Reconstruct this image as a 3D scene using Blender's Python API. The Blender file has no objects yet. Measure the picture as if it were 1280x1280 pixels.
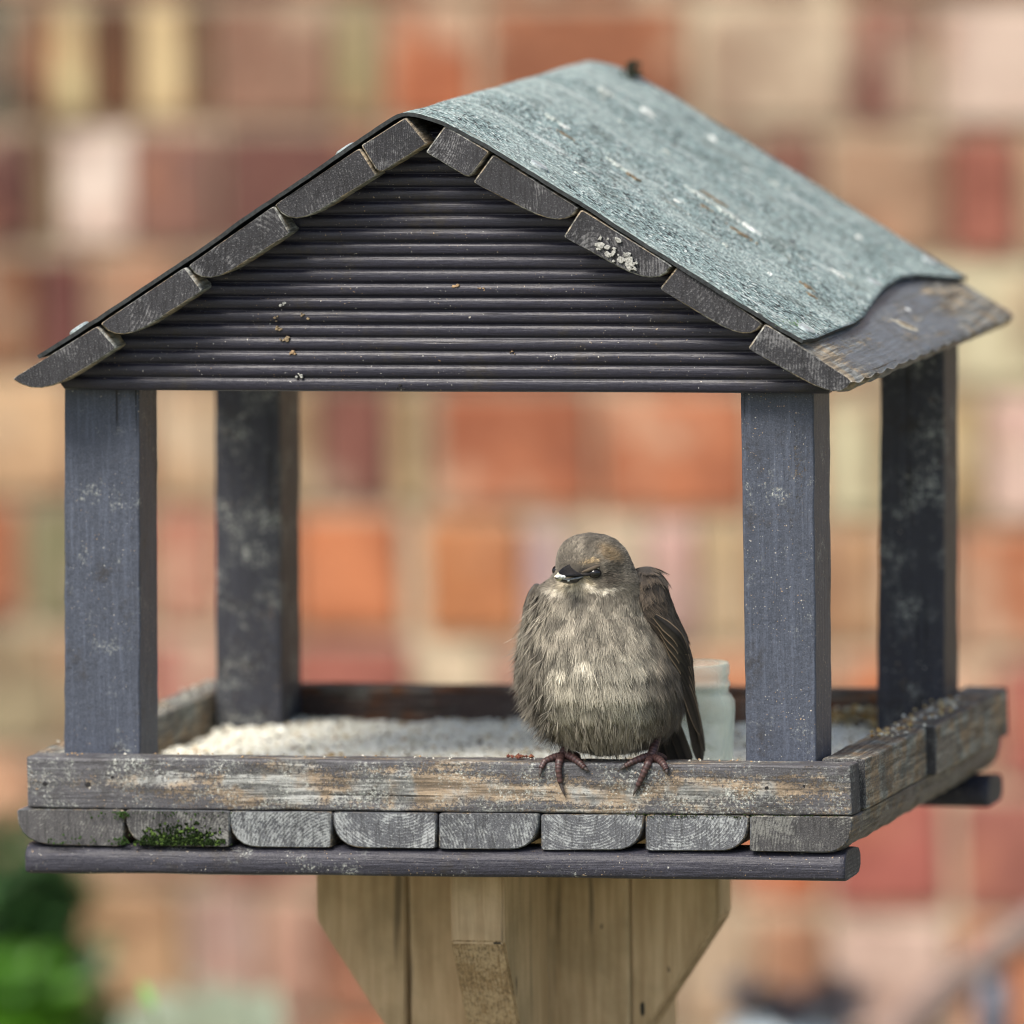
import bpy, bmesh, math, random
import numpy as np
from mathutils import Vector, Matrix, noise

SC = bpy.context.scene
COL = SC.collection
rng = np.random.default_rng(7)
random.seed(7)

# ------------------------------------------------------------------ camera
ZR = 0.80                      # height of the tray rail's top edge above the ground
YAW, PITCH, ROLL, DIST, FPX = 0.233368, 0.092827, -0.015737, 7.0, 17816.2
AIM = np.array([0.040176, 0.0, 0.123254 + ZR])
def _axes():
    cy, sy, cp, sp = math.cos(YAW), math.sin(YAW), math.cos(PITCH), math.sin(PITCH)
    f = np.array([-sy*cp, cy*cp, -sp]); r = np.array([cy, sy, 0.0]); u = np.cross(r, f)
    cr, sr = math.cos(ROLL), math.sin(ROLL)
    return cr*r + sr*u, -sr*r + cr*u, f
CR, CU, CF = _axes()
CPOS = AIM - CF*DIST
cam_d = bpy.data.cameras.new('camera'); cam = bpy.data.objects.new('camera', cam_d); COL.objects.link(cam)
m = Matrix.Identity(4)
for i in range(3):
    m[i][0], m[i][1], m[i][2], m[i][3] = CR[i], CU[i], -CF[i], CPOS[i]
cam.matrix_world = m
cam_d.sensor_width = 36.0
cam_d.lens = FPX/1280*36.0
cam_d.clip_start = 0.5; cam_d.clip_end = 500
cam_d.dof.use_dof = True
cam_d.dof.focus_distance = 6.985
cam_d.dof.aperture_fstop = 5.6
SC.camera = cam

# ------------------------------------------------------------------ sky, sun, exposure
SUN_EL, SUN_AZ = math.radians(52), math.radians(207)      # azimuth clockwise from +Y
world = bpy.data.worlds.new("World"); SC.world = world; world.use_nodes = True
wn = world.node_tree; wn.nodes.clear()
sky = wn.nodes.new('ShaderNodeTexSky'); sky.sky_type = 'NISHITA'; sky.sun_disc = False
sky.sun_elevation = SUN_EL; sky.sun_rotation = SUN_AZ
sky.air_density = 1.0; sky.dust_density = 3.0; sky.ozone_density = 1.0
bg = wn.nodes.new('ShaderNodeBackground'); bg.inputs[1].default_value = 0.11
wo = wn.nodes.new('ShaderNodeOutputWorld')
wn.links.new(sky.outputs[0], bg.inputs[0]); wn.links.new(bg.outputs[0], wo.inputs[0])
sun_d = bpy.data.lights.new('sun', 'SUN'); sun_d.energy = 2.6; sun_d.angle = math.radians(24); sun_d.color = (1.0, 0.94, 0.85)
sun = bpy.data.objects.new('sun', sun_d); COL.objects.link(sun)
sd = Vector((math.sin(SUN_AZ)*math.cos(SUN_EL), math.cos(SUN_AZ)*math.cos(SUN_EL), math.sin(SUN_EL)))
sun.rotation_euler = sd.to_track_quat('Z', 'Y').to_euler(); sun.location = (0, -3, 6)
SC.view_settings.view_transform = 'Standard'; SC.view_settings.look = 'None'
SC.view_settings.gamma = 1.0; SC.view_settings.use_curve_mapping = False
SC.view_settings.exposure = 0.80
SC.render.engine = 'CYCLES'
SC.cycles.use_denoising = True
try: SC.cycles.denoiser = 'OPENIMAGEDENOISE'
except Exception: pass
SC.cycles.max_bounces = 8; SC.cycles.filter_width = 1.1; SC.cycles.transparent_max_bounces = 16

# ------------------------------------------------------------------ measuring helpers
def ray(px, py):
    return CF + CR*((px-640)/FPX) - CU*((py-640)/FPX)
def at(px, py, Y):
    """point of the vertical plane y = Y seen at photo pixel (px, py)"""
    d = ray(px, py); return CPOS + d*((Y-CPOS[1])/d[1])
def on_plane(px, py, p0, n):
    d = ray(px, py); return CPOS + d*(np.dot(p0-CPOS, n)/np.dot(d, n))
def xz(px, py, Y=0.0):
    p = at(px, py, Y); return (p[0], p[2])

# ------------------------------------------------------------------ object helpers
def link_mesh(name, me, mats, parent=None, smooth=False):
    for mt in (mats if isinstance(mats, (list, tuple)) else [mats]): me.materials.append(mt)
    o = bpy.data.objects.new(name, me); COL.objects.link(o)
    if parent is not None: o.parent = parent
    if smooth: me.polygons.foreach_set('use_smooth', [True]*len(me.polygons))
    return o
def mesh_np(name, V, F, mats, parent=None, smooth=False, col=None, midx=None):
    me = bpy.data.meshes.new(name)
    me.from_pydata([tuple(map(float, v)) for v in V], [], [tuple(map(int, f)) for f in F]); me.update()
    if col is not None:
        a = me.color_attributes.new('col', 'FLOAT_COLOR', 'POINT')
        c = np.ones((len(V), 4), np.float32); c[:, :3] = col; a.data.foreach_set('color', c.ravel())
    if midx is not None: me.polygons.foreach_set('material_index', midx)
    return link_mesh(name, me, mats, parent, smooth)
def empty(name, loc=(0, 0, 0)):
    o = bpy.data.objects.new(name, None); COL.objects.link(o); o.location = loc
    o.empty_display_size = 0.05
    return o
def tag(o, label=None, cat=None, group=None, kind=None):
    for k, v in (('label', label), ('category', cat), ('group', group), ('kind', kind)):
        if v: o[k] = v
    return o
def adopt(parent):
    """children were modelled in world space: keep them there when the parent Empty sits elsewhere"""
    for c in COL.objects:
        if c.parent == parent: c.matrix_parent_inverse = Matrix.Translation(-Vector(parent.location))

# ------------------------------------------------------------------ materials
class NT:
    def __init__(self, name):
        self.m = bpy.data.materials.new(name); self.m.use_nodes = True
        self.t = self.m.node_tree; self.t.nodes.clear()
        self.out = self.n('ShaderNodeOutputMaterial'); self.b = self.n('ShaderNodeBsdfPrincipled')
        self.l(self.b.outputs[0], self.out.inputs[0])
    def n(self, typ, **kw):
        x = self.t.nodes.new(typ)
        for k, v in kw.items(): setattr(x, k, v)
        return x
    def l(self, a, b): self.t.links.new(a, b)
    def set(self, sock, v):
        if hasattr(v, 'is_linked') or hasattr(v, 'links'): self.l(v, sock)
        else:
            if isinstance(v, (tuple, list)) and len(v) == 3 and sock.type == 'RGBA': v = (*v, 1)
            sock.default_value = v
    def math(self, op, a, b=None, clamp=False):
        x = self.n('ShaderNodeMath', operation=op); x.use_clamp = clamp
        self.set(x.inputs[0], a)
        if b is not None: self.set(x.inputs[1], b)
        return x.outputs[0]
    def mix(self, fac, a, b, typ='MIX'):
        x = self.n('ShaderNodeMix', data_type='RGBA', blend_type=typ)
        self.set(x.inputs[0], fac); self.set(x.inputs[6], a); self.set(x.inputs[7], b)
        return x.outputs[2]
    def ramp(self, v, lo, hi):
        x = self.n('ShaderNodeMapRange'); x.interpolation_type = 'SMOOTHSTEP'
        self.set(x.inputs[0], v); x.inputs[1].default_value = lo; x.inputs[2].default_value = hi
        return x.outputs[0]
    def coords(self, scale=(1, 1, 1), rand=True, rot=(0, 0, 0)):
        tc = self.n('ShaderNodeTexCoord'); v = tc.outputs['Object']
        if rand:
            oi = self.n('ShaderNodeObjectInfo')
            mul = self.n('ShaderNodeVectorMath', operation='SCALE'); mul.inputs[0].default_value = (3.7, 5.3, 4.1)
            self.l(oi.outputs['Random'], mul.inputs['Scale'])
            ad = self.n('ShaderNodeVectorMath', operation='ADD'); self.l(v, ad.inputs[0]); self.l(mul.outputs[0], ad.inputs[1]); v = ad.outputs[0]
        mp = self.n('ShaderNodeMapping'); self.l(v, mp.inputs[0]); mp.inputs['Scale'].default_value = scale; mp.inputs['Rotation'].default_value = rot
        return mp.outputs[0]
    def noise(self, vec, scale, detail=4, rough=.55, dist=0.0):
        x = self.n('ShaderNodeTexNoise'); self.l(vec, x.inputs['Vector'])
        x.inputs['Scale'].default_value = scale; x.inputs['Detail'].default_value = detail
        x.inputs['Roughness'].default_value = rough; x.inputs['Distortion'].default_value = dist
        return x.outputs[0]
    def bump(self, h, strength, dist):
        x = self.n('ShaderNodeBump'); x.inputs['Strength'].default_value = strength; x.inputs['Distance'].default_value = dist
        self.l(h, x.inputs['Height']); self.l(x.outputs[0], self.b.inputs['Normal'])
    def col(self, c): self.set(self.b.inputs['Base Color'], c)
    def rough(self, v): self.set(self.b.inputs['Roughness'], v)
    def edge(self, radius):
        bv = self.n('ShaderNodeBevel', samples=4); bv.inputs['Radius'].default_value = radius
        g = self.n('ShaderNodeNewGeometry')
        d = self.n('ShaderNodeVectorMath', operation='DOT_PRODUCT'); self.l(bv.outputs[0], d.inputs[0]); self.l(g.outputs['Normal'], d.inputs[1])
        return self.math('SUBTRACT', 1.0, d.outputs['Value'])

def painted_wood(name, axis, paint=(.060, .070, .094), wood=(.36, .24, .14), grey=(.30, .31, .29), wear=.3, speck=.3, edge=.6, rough=.55, lichen=.15, tone=.35, bands=(), spec=.34, relief=.75):
    """old painted timber, grain along the given axis: paint, bared wood, pale lichen and specks"""
    k = NT(name)
    sc = [1, 1, 1]; sc[axis] = .06
    vg = k.coords(tuple(sc)); vi = k.coords()
    grain = k.noise(vg, 520, 3, .6); grain2 = k.noise(vg, 140, 4, .6)
    blot = k.noise(vi, 22, 5, .62); fine = k.noise(vi, 900, 2, .6); mid = k.noise(vi, 260, 4, .65)
    # wear: where blotch + grain is high the paint is gone
    w = k.math('ADD', k.math('MULTIPLY', blot, .42), k.math('MULTIPLY', grain2, .58))
    w = k.math('ADD', w, k.math('MULTIPLY', k.math('SUBTRACT', k.noise(vi, 700, 4, .8), .5), .55))
    if edge > 0:
        e = k.ramp(k.edge(.0022), .02, .30)
        w = k.math('ADD', w, k.math('MULTIPLY', k.math('MULTIPLY', e, k.ramp(mid, .42, .62)), edge*.35))
    for ax_, cen_, wid_, amt_ in bands:      # where hands, feet and weather have rubbed the paint off
        sp_ = k.n('ShaderNodeSeparateXYZ'); k.l(k.coords(rand=False), sp_.inputs[0])
        dd = k.math('DIVIDE', k.math('SUBTRACT', sp_.outputs[ax_], cen_), wid_)
        gg = k.math('POWER', 2.718, k.math('MULTIPLY', k.math('MULTIPLY', dd, dd), -1.0))
        w = k.math('ADD', w, k.math('MULTIPLY', gg, amt_))
    lo = .78 - wear*.42
    worn = k.ramp(w, lo, lo+.09)
    c = k.mix(k.math('MULTIPLY', k.math('SUBTRACT', k.noise(vi, 8, 3), .3), tone*2, True), paint, tuple(x*.55 for x in paint))
    c = k.mix(k.math('MULTIPLY', k.ramp(grain, .45, .75), .5), c, tuple(x*1.8 for x in paint))
    wc = k.mix(k.ramp(grain, .35, .68), tuple(x*.28 for x in wood), wood)
    wc = k.mix(k.ramp(k.noise(vi, 60, 3), .42, .6), wc, k.mix(k.ramp(grain, .4, .62), tuple(x*.3 for x in grey), grey))
    c = k.mix(worn, c, wc)
    # lichen bloom and droppings
    lich = k.math('MULTIPLY', k.ramp(k.noise(vi, 42, 6, .75), .60-lichen*.32, .76-lichen*.25), k.ramp(k.noise(vi, 640, 4, .75), .46, .60))
    gran = k.noise(vi, 1500, 2, .7)
    c = k.mix(k.math('MULTIPLY', k.ramp(gran, .50, .72), .30), c, tuple(min(1, x*2.6+.005) for x in paint))
    c = k.mix(k.math('MULTIPLY', k.ramp(gran, .46, .30), .55), c, tuple(x*.3 for x in paint))
    sc2 = list(sc); sc2[axis] = .014
    crk = k.noise(k.coords(tuple(sc2)), 210, 3, .55)
    cr_m = k.math('MULTIPLY', k.ramp(crk, .655, .69), k.ramp(k.noise(vi, 16, 3), .40, .62))
    c = k.mix(k.math('MULTIPLY', cr_m, .85), c, (.012, .010, .009))
    grm = k.math('MULTIPLY', k.ramp(k.noise(vi, 30, 5, .7), .52, .68), k.ramp(mid, .38, .58))
    c = k.mix(k.math('MULTIPLY', grm, .62), c, (.030, .025, .020))
    c = k.mix(k.math('MULTIPLY', lich, .8), c, k.mix(k.ramp(fine, .4, .6), (.22, .24, .22), (.62, .64, .58)))
    sp = k.ramp(k.noise(vi, 900, 1, .5), .755-speck*.085, .79-speck*.085)
    sp = k.math('MULTIPLY', sp, k.ramp(k.noise(vi, 35, 2), .36, .6))
    c = k.mix(k.math('MULTIPLY', sp, .8), c, k.mix(k.ramp(mid, .45, .55), (.60, .59, .53), (.42, .28, .15)))
    k.col(c)
    k.rough(k.math('ADD', rough, k.math('MULTIPLY', worn, .3), True))
    k.b.inputs['Specular IOR Level'].default_value = spec
    h = k.math('ADD', k.math('MULTIPLY', grain, .6), k.math('MULTIPLY', mid, .55))
    h = k.math('SUBTRACT', h, k.math('MULTIPLY', worn, .35)); h = k.math('SUBTRACT', h, k.math('MULTIPLY', cr_m, .9))
    k.bump(h, relief, .0013)
    return k.m

def end_grain(name, base=(.10, .10, .105), pale=(.30, .31, .31), amount=.4, ringscale=1.0):
    """sawn plank ends: growth rings, saw fuzz, weathered pale crust"""
    k = NT(name)
    tc = k.n('ShaderNodeTexCoord'); oi = k.n('ShaderNodeObjectInfo')
    # each plank was cut at its own place in the log: ring centre off to one side of the end
    wn_ = k.n('ShaderNodeTexWhiteNoise', noise_dimensions='1D'); k.l(oi.outputs['Random'], wn_.inputs['W'])
    sub = k.n('ShaderNodeVectorMath', operation='SUBTRACT'); k.l(tc.outputs['Generated'], sub.inputs[0])
    sx = k.n('ShaderNodeCombineXYZ'); k.l(k.math('SUBTRACT', k.math('MULTIPLY', oi.outputs['Random'], 1.8), .4), sx.inputs[0])
    k.l(k.math('SUBTRACT', k.math('MULTIPLY', wn_.outputs[0], 3.4), 1.2), sx.inputs[2])
    k.l(sx.outputs[0], sub.inputs[1])
    mp = k.n('ShaderNodeMapping'); k.l(sub.outputs[0], mp.inputs[0]); mp.inputs['Scale'].default_value = (.055, 0, .021)
    wv = k.n('ShaderNodeTexWave', wave_type='RINGS', rings_direction='SPHERICAL', wave_profile='SAW')
    k.l(mp.outputs[0], wv.inputs['Vector']); wv.inputs['Scale'].default_value = 190*ringscale
    wv.inputs['Distortion'].default_value = 2.4; wv.inputs['Detail'].default_value = 3; wv.inputs['Detail Scale'].default_value = 2.0
    vi = k.coords()
    fine = k.noise(vi, 1300, 3, .75); mid = k.noise(vi, 420, 5, .75); blot = k.noise(vi, 60, 4, .6)
    ring = wv.outputs['Fac']
    show = k.math('ADD', .03, k.math('MULTIPLY', k.ramp(k.noise(vi, 34, 3), .46, .70), .40))
    c = k.mix(k.math('MULTIPLY', k.ramp(ring, .9, .3), show), base, tuple(x*.3 for x in base))
    crust = k.math('ADD', k.math('MULTIPLY', mid, .5), k.math('MULTIPLY', blot, .5))
    crust = k.math('ADD', crust, k.math('MULTIPLY', k.math('SUBTRACT', ring, .5), .10))
    crust = k.math('ADD', crust, k.math('MULTIPLY', k.math('SUBTRACT', oi.outputs['Random'], .5), .07))
    crust = k.ramp(crust, .60-amount*.25, .70-amount*.2)
    sawm = k.noise(k.coords((1, 1, .12), rot=(0, .5, 0)), 700, 2, .6)
    c = k.mix(k.math('MULTIPLY', crust, k.math('SUBTRACT', 1.0, k.math('MULTIPLY', k.ramp(ring, .8, .2), k.math('MULTIPLY', show, .8)), True)), c, pale)
    c = k.mix(k.math('MULTIPLY', k.ramp(fine, .56, .70), .6), c, tuple(min(1, x*1.5) for x in pale))
    c = k.mix(k.math('MULTIPLY', k.ramp(sawm, .50, .36), .5), c, tuple(x*.25 for x in base))
    c = k.mix(k.ramp(fine, .44, .30), c, tuple(x*.2 for x in base))
    k.col(c); k.rough(.85)
    h = k.math('ADD', k.math('MULTIPLY', ring, .30), k.math('ADD', k.math('MULTIPLY', mid, .5), k.math('MULTIPLY', fine, .5)))
    k.bump(h, .8, .0010)
    return k.m

M_post = painted_wood('painted_post', 2, wear=.27, wood=(.30, .24, .18), speck=.62, edge=1.0, lichen=.16)
M_postback = painted_wood('painted_back_post', 2, paint=(.034, .036, .046), wear=.26, speck=.5, lichen=.36, edge=.5)
M_rail = painted_wood('weathered_rail', 0, paint=(.078, .077, .084), wood=(.41, .315, .215), grey=(.42, .43, .41), wear=.62, speck=.6, lichen=.50, edge=1.0, bands=((2, ZR-.0155, .0065, .12), (0, .04, .16, .05), (0, -.21, .07, -.12)))
M_railside = painted_wood('weathered_side_rail', 1, paint=(.085, .082, .080), wood=(.40, .29, .18), grey=(.36, .37, .33), wear=.86, speck=.5, lichen=.46, edge=1.0)
M_railback = painted_wood('inner_back_rail', 0, paint=(.060, .040, .034), wood=(.30, .125, .055), grey=(.22, .19, .16), wear=.62, speck=.4, lichen=.22, edge=1.4, bands=((2, ZR-.001, .005, .16), (0, .13, .10, .10)))
M_batten = painted_wood('painted_batten', 0, paint=(.030, .030, .041), wear=.16, speck=.55, edge=.5, lichen=.10, rough=.5)
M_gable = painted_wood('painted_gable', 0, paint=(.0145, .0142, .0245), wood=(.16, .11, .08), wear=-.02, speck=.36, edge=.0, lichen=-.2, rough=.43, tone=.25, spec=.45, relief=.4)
M_plank = painted_wood('weathered_plank', 1, paint=(.075, .08, .09), wood=(.34, .25, .15), grey=(.34, .32, .26), wear=.66, speck=.2, lichen=.3, edge=.8)
M_roofp = painted_wood('roof_board_paint', 1, paint=(.115, .145, .175), wood=(.44, .35, .23), grey=(.38, .38, .34), wear=.56, speck=.2, lichen=.22, edge=.45, rough=.42, bands=((1, -.01, .045, .24), (1, .385, .07, .22)))
M_endroof = end_grain('roof_plank_end', (.032, .032, .036), (.165, .165, .167), .36)
M_endfloor = end_grain('floor_plank_end', (.095, .10, .11), (.34, .36, .36), .52)
M_enddark = end_grain('dark_plank_end', (.070, .068, .070), (.20, .20, .185), .35)

def m_raw(name, a, b, axis=2):
    k = NT(name); sc = [1, 1, 1]; sc[axis] = .07
    vg = k.coords(tuple(sc)); vi = k.coords()
    g = k.noise(vg, 260, 4, .6); bl = k.noise(vi, 14, 4, .6); f = k.noise(vi, 500, 3, .6)
    c = k.mix(k.ramp(g, .3, .7), a, b)
    c = k.mix(k.math('MULTIPLY', k.ramp(bl, .40, .66), .55), c, (a[0]*.5, a[1]*.55, a[2]*.5))
    c = k.mix(k.math('MULTIPLY', k.ramp(k.noise(vg, 60, 3, .6), .60, .66), .6), c, (.035, .03, .018))
    c = k.mix(k.ramp(k.noise(k.coords((1, 1, .35)), 120, 2, .5), .715, .75), c, (.02, .016, .01))
    c = k.mix(k.math('MULTIPLY', k.ramp(f, .62, .75), .3), c, (.5, .45, .3))
    k.col(c); k.rough(.75); k.bump(k.math('ADD', g, f), .4, .0008)
    return k.m
M_ped = m_raw('bare_pine', (.47, .325, .18), (.63, .465, .28))
M_pedend = end_grain('bare_pine_end', (.30, .20, .10), (.46, .34, .20), .55, .5)

def m_felt():
    k = NT('green_mineral_felt'); vi = k.coords(rand=False)
    v = k.n('ShaderNodeTexVoronoi', feature='F1'); k.l(vi, v.inputs['Vector']); v.inputs['Scale'].default_value = 600
    g = k.n('ShaderNodeSeparateColor'); k.l(v.outputs['Color'], g.inputs[0])
    big = k.noise(vi, 16, 5, .6); fine = k.noise(vi, 620, 3, .7); md = k.noise(vi, 150, 4, .6)
    c = k.mix(g.outputs[0], (.105, .16, .155), (.37, .48, .455))
    c = k.mix(k.ramp(g.outputs[1], .74, .80), c, (.022, .03, .032))
    c = k.mix(k.math('MULTIPLY', k.ramp(fine, .55, .66), .8), c, (.04, .055, .058))
    c = k.mix(k.ramp(g.outputs[2], .90, .95), c, (.60, .66, .62))
    c = k.mix(k.math('MULTIPLY', k.ramp(big, .42, .62), .55), c, k.mix(g.outputs[0], (.22, .28, .265), (.48, .56, .52)))
    c = k.mix(k.math('MULTIPLY', k.ramp(k.noise(vi, 34, 5, .65), .55, .68), .55), c, (.10, .125, .11))
    # washed-down stains along the fall of the roof
    th = math.atan2(-.31, .50)
    vs = k.coords((.11, .9, .11), rand=False)
    st = k.noise(vs, 130, 5, .65)
    msk = k.ramp(k.noise(vi, 11, 3, .6), .46, .66)
    c = k.mix(k.math('MULTIPLY', k.math('MULTIPLY', k.ramp(st, .555, .66), msk), .8), c, (.66, .70, .66))
    c = k.mix(k.math('MULTIPLY', k.math('MULTIPLY', k.ramp(k.noise(vs, 210, 5, .65), .575, .68), msk), .75), c, (.16, .12, .075))
    sc_ = k.noise(k.coords((.30, .95, .30), rand=False), 62, 6, .72)
    c = k.mix(k.math('MULTIPLY', k.math('MULTIPLY', k.ramp(sc_, .555, .64), k.ramp(fine, .38, .54)), .7), c, (.52, .58, .54))
    c = k.mix(k.math('MULTIPLY', k.ramp(md, .63, .74), .5), c, (.30, .29, .21))
    k.col(c); k.rough(.9); k.bump(k.math('ADD', v.outputs['Distance'], k.math('MULTIPLY', fine, .8)), .7, .0012)
    return k.m
M_felt = m_felt()

def m_simple(name, c, rough=.6, var=.25, scale=120, metal=0.0, bump=.3, bd=.0005):
    k = NT(name); v = k.coords(); n = k.noise(v, scale, 4, .6)
    k.col(k.mix(k.ramp(n, .3, .7), tuple(x*(1-var) for x in c), tuple(min(1, x*(1+var)) for x in c)))
    k.rough(rough); k.b.inputs['Metallic'].default_value = metal
    if bump: k.bump(n, bump, bd)
    return k.m
M_nail = m_simple('galvanised_nail', (.42, .47, .47), .5, .3, 500, .3)
M_splat = m_simple('dropping_white', (.72, .74, .70), .8, .2, 700)
M_splatb = m_simple('dropping_brown', (.20, .15, .09), .85, .4, 700)
M_husk = m_simple('tan_husk', (.30, .20, .11), .8, .4, 500)
M_dull = m_simple('dull_dropping', (.34, .34, .31), .9, .5, 900)
M_scuff = m_simple('pale_scuff', (.46, .50, .46), .9, .4, 700)
M_hole = m_simple('nail_hole_dark', (.012, .011, .012), .9, .2)
M_knot = m_simple('bare_knot', (.42, .39, .30), .8, .4, 400)

def m_attr(name, rough=.7, spec=.3, var=.0, scale=500, sheen=0.0, sss=0.0):
    k = NT(name); a = k.n('ShaderNodeAttribute', attribute_name='col'); c = a.outputs['Color']
    if var:
        c = k.mix(k.ramp(k.noise(k.coords(rand=False), scale, 3, .6), .3, .7), k.mix(1.0, c, (1-var,)*3, 'MULTIPLY'), c)
    k.col(c); k.rough(rough); k.b.inputs['Specular IOR Level'].default_value = spec
    if sheen: k.b.inputs['Sheen Weight'].default_value = sheen
    return k.m
M_crumb = m_attr('bird_seed_crumbs', .85, .2)
M_moss = m_attr('moss', .9, .1)
M_feather = m_attr('down_feather', .75, .25, sheen=.15)
M_vane = m_attr('flight_feather', .55, .4, .25, 900)

# ------------------------------------------------------------------ the setting: ground and brick wall
def m_ground():
    k = NT('gravel_and_grass'); v = k.coords(rand=False); n = k.noise(v, 1.2, 6); f = k.noise(v, 60, 4, .7)
    c = k.mix(k.ramp(f, .35, .65), (.16, .14, .10), (.40, .36, .28))
    c = k.mix(k.ramp(n, .47, .58), c, k.mix(k.ramp(f, .35, .65), (.03, .055, .015), (.08, .13, .03)))
    k.col(c); k.rough(.95); k.bump(f, .6, .01); return k.m
g = mesh_np('ground', [(-120, -120, 0), (120, -120, 0), (120, 120, 0), (-120, 120, 0)], [(0, 1, 2, 3)], m_ground())
tag(g, kind='structure')

def m_brick():
    k = NT('old_brick'); oi = k.n('ShaderNodeObjectInfo')
    g_ = k.n('ShaderNodeNewGeometry')
    def world_noise(sc, det, off, rough=.6):
        mp = k.n('ShaderNodeMapping'); k.l(g_.outputs['Position'], mp.inputs[0]); mp.inputs['Location'].default_value = (off, off*.7, off*1.3)
        return k.noise(mp.outputs[0], sc, det, rough)
    n = world_noise(17, 4, 1.0); n2 = world_noise(24, 4, 5.0); b = world_noise(15, 5, 9.0, .65); f = world_noise(140, 4, 2.0); d = world_noise(20, 3, 14.0)
    c0 = oi.outputs['Color']
    c = k.mix(k.ramp(n, .36, .60), k.mix(1.0, c0, (.55, .47, .43), 'MULTIPLY'), k.mix(1.0, c0, (.92, .88, .84), 'MULTIPLY'))
    c = k.mix(k.math('MULTIPLY', k.ramp(n2, .54, .68), .40), c, (.42, .17, .085))
    c = k.mix(k.math('MULTIPLY', k.ramp(b, .52, .68), .55), c, (.50, .40, .28))          # lime bloom
    c = k.mix(k.math('MULTIPLY', k.ramp(d, .60, .70), .55), c, (.12, .05, .04))
    c = k.mix(k.math('MULTIPLY', k.ramp(f, .60, .75), .4), c, (.09, .05, .04))
    k.col(c); k.rough(.9); k.bump(f, .6, .003); return k.m
def m_mortar():
    k = NT('lime_mortar'); v = k.coords(rand=False); n = k.noise(v, 9, 5, .6); f = k.noise(v, 260, 3, .7)
    c = k.mix(k.ramp(n, .35, .65), (.30, .235, .16), (.50, .41, .285))
    c = k.mix(k.math('MULTIPLY', k.ramp(f, .5, .7), .4), c, (.22, .19, .14))
    k.col(c); k.rough(.95); k.bump(f, .6, .003); return k.m
M_brick, M_mortar = m_brick(), m_mortar()
YW = 2.40
wall = empty('brick_wall', (0, YW, 0))
tag(wall, 'old brick wall of mottled orange, red and cream bricks behind the feeder', 'wall')
def box_mesh(name, x0, x1, y0, y1, z0, z1, bev=0, segs=2):
    bm = bmesh.new()
    bmesh.ops.create_cube(bm, size=1)
    for v in bm.verts: v.co = Vector(((x0+x1)/2+v.co.x*(x1-x0), (y0+y1)/2+v.co.y*(y1-y0), (z0+z1)/2+v.co.z*(z1-z0)))
    if bev: bmesh.ops.bevel(bm, geom=bm.edges[:], offset=bev, segments=segs, affect='EDGES', profile=.6)
    me = bpy.data.meshes.new(name); bm.to_mesh(me); bm.free(); return me
mort = link_mesh('mortar', box_mesh('mortar', -3.2, 3.2, YW+.007, YW+.11, 0, 2.6), M_mortar, wall)
PAL = dict(or_=(.45, .17, .075), dor=(.32, .125, .06), bro=(.19, .085, .04), red=(.31, .115, .08), dre=(.19, .075, .06), pnk=(.37, .20, .155),
           sal=(.46, .25, .17), cre=(.54, .46, .34), wht=(.60, .59, .52), tan=(.47, .33, .19), lil=(.50, .37, .33), oli=(.27, .25, .15), yel=(.55, .46, .24), grn=(.56, .50, .35), gry=(.085, .088, .07))
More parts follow.
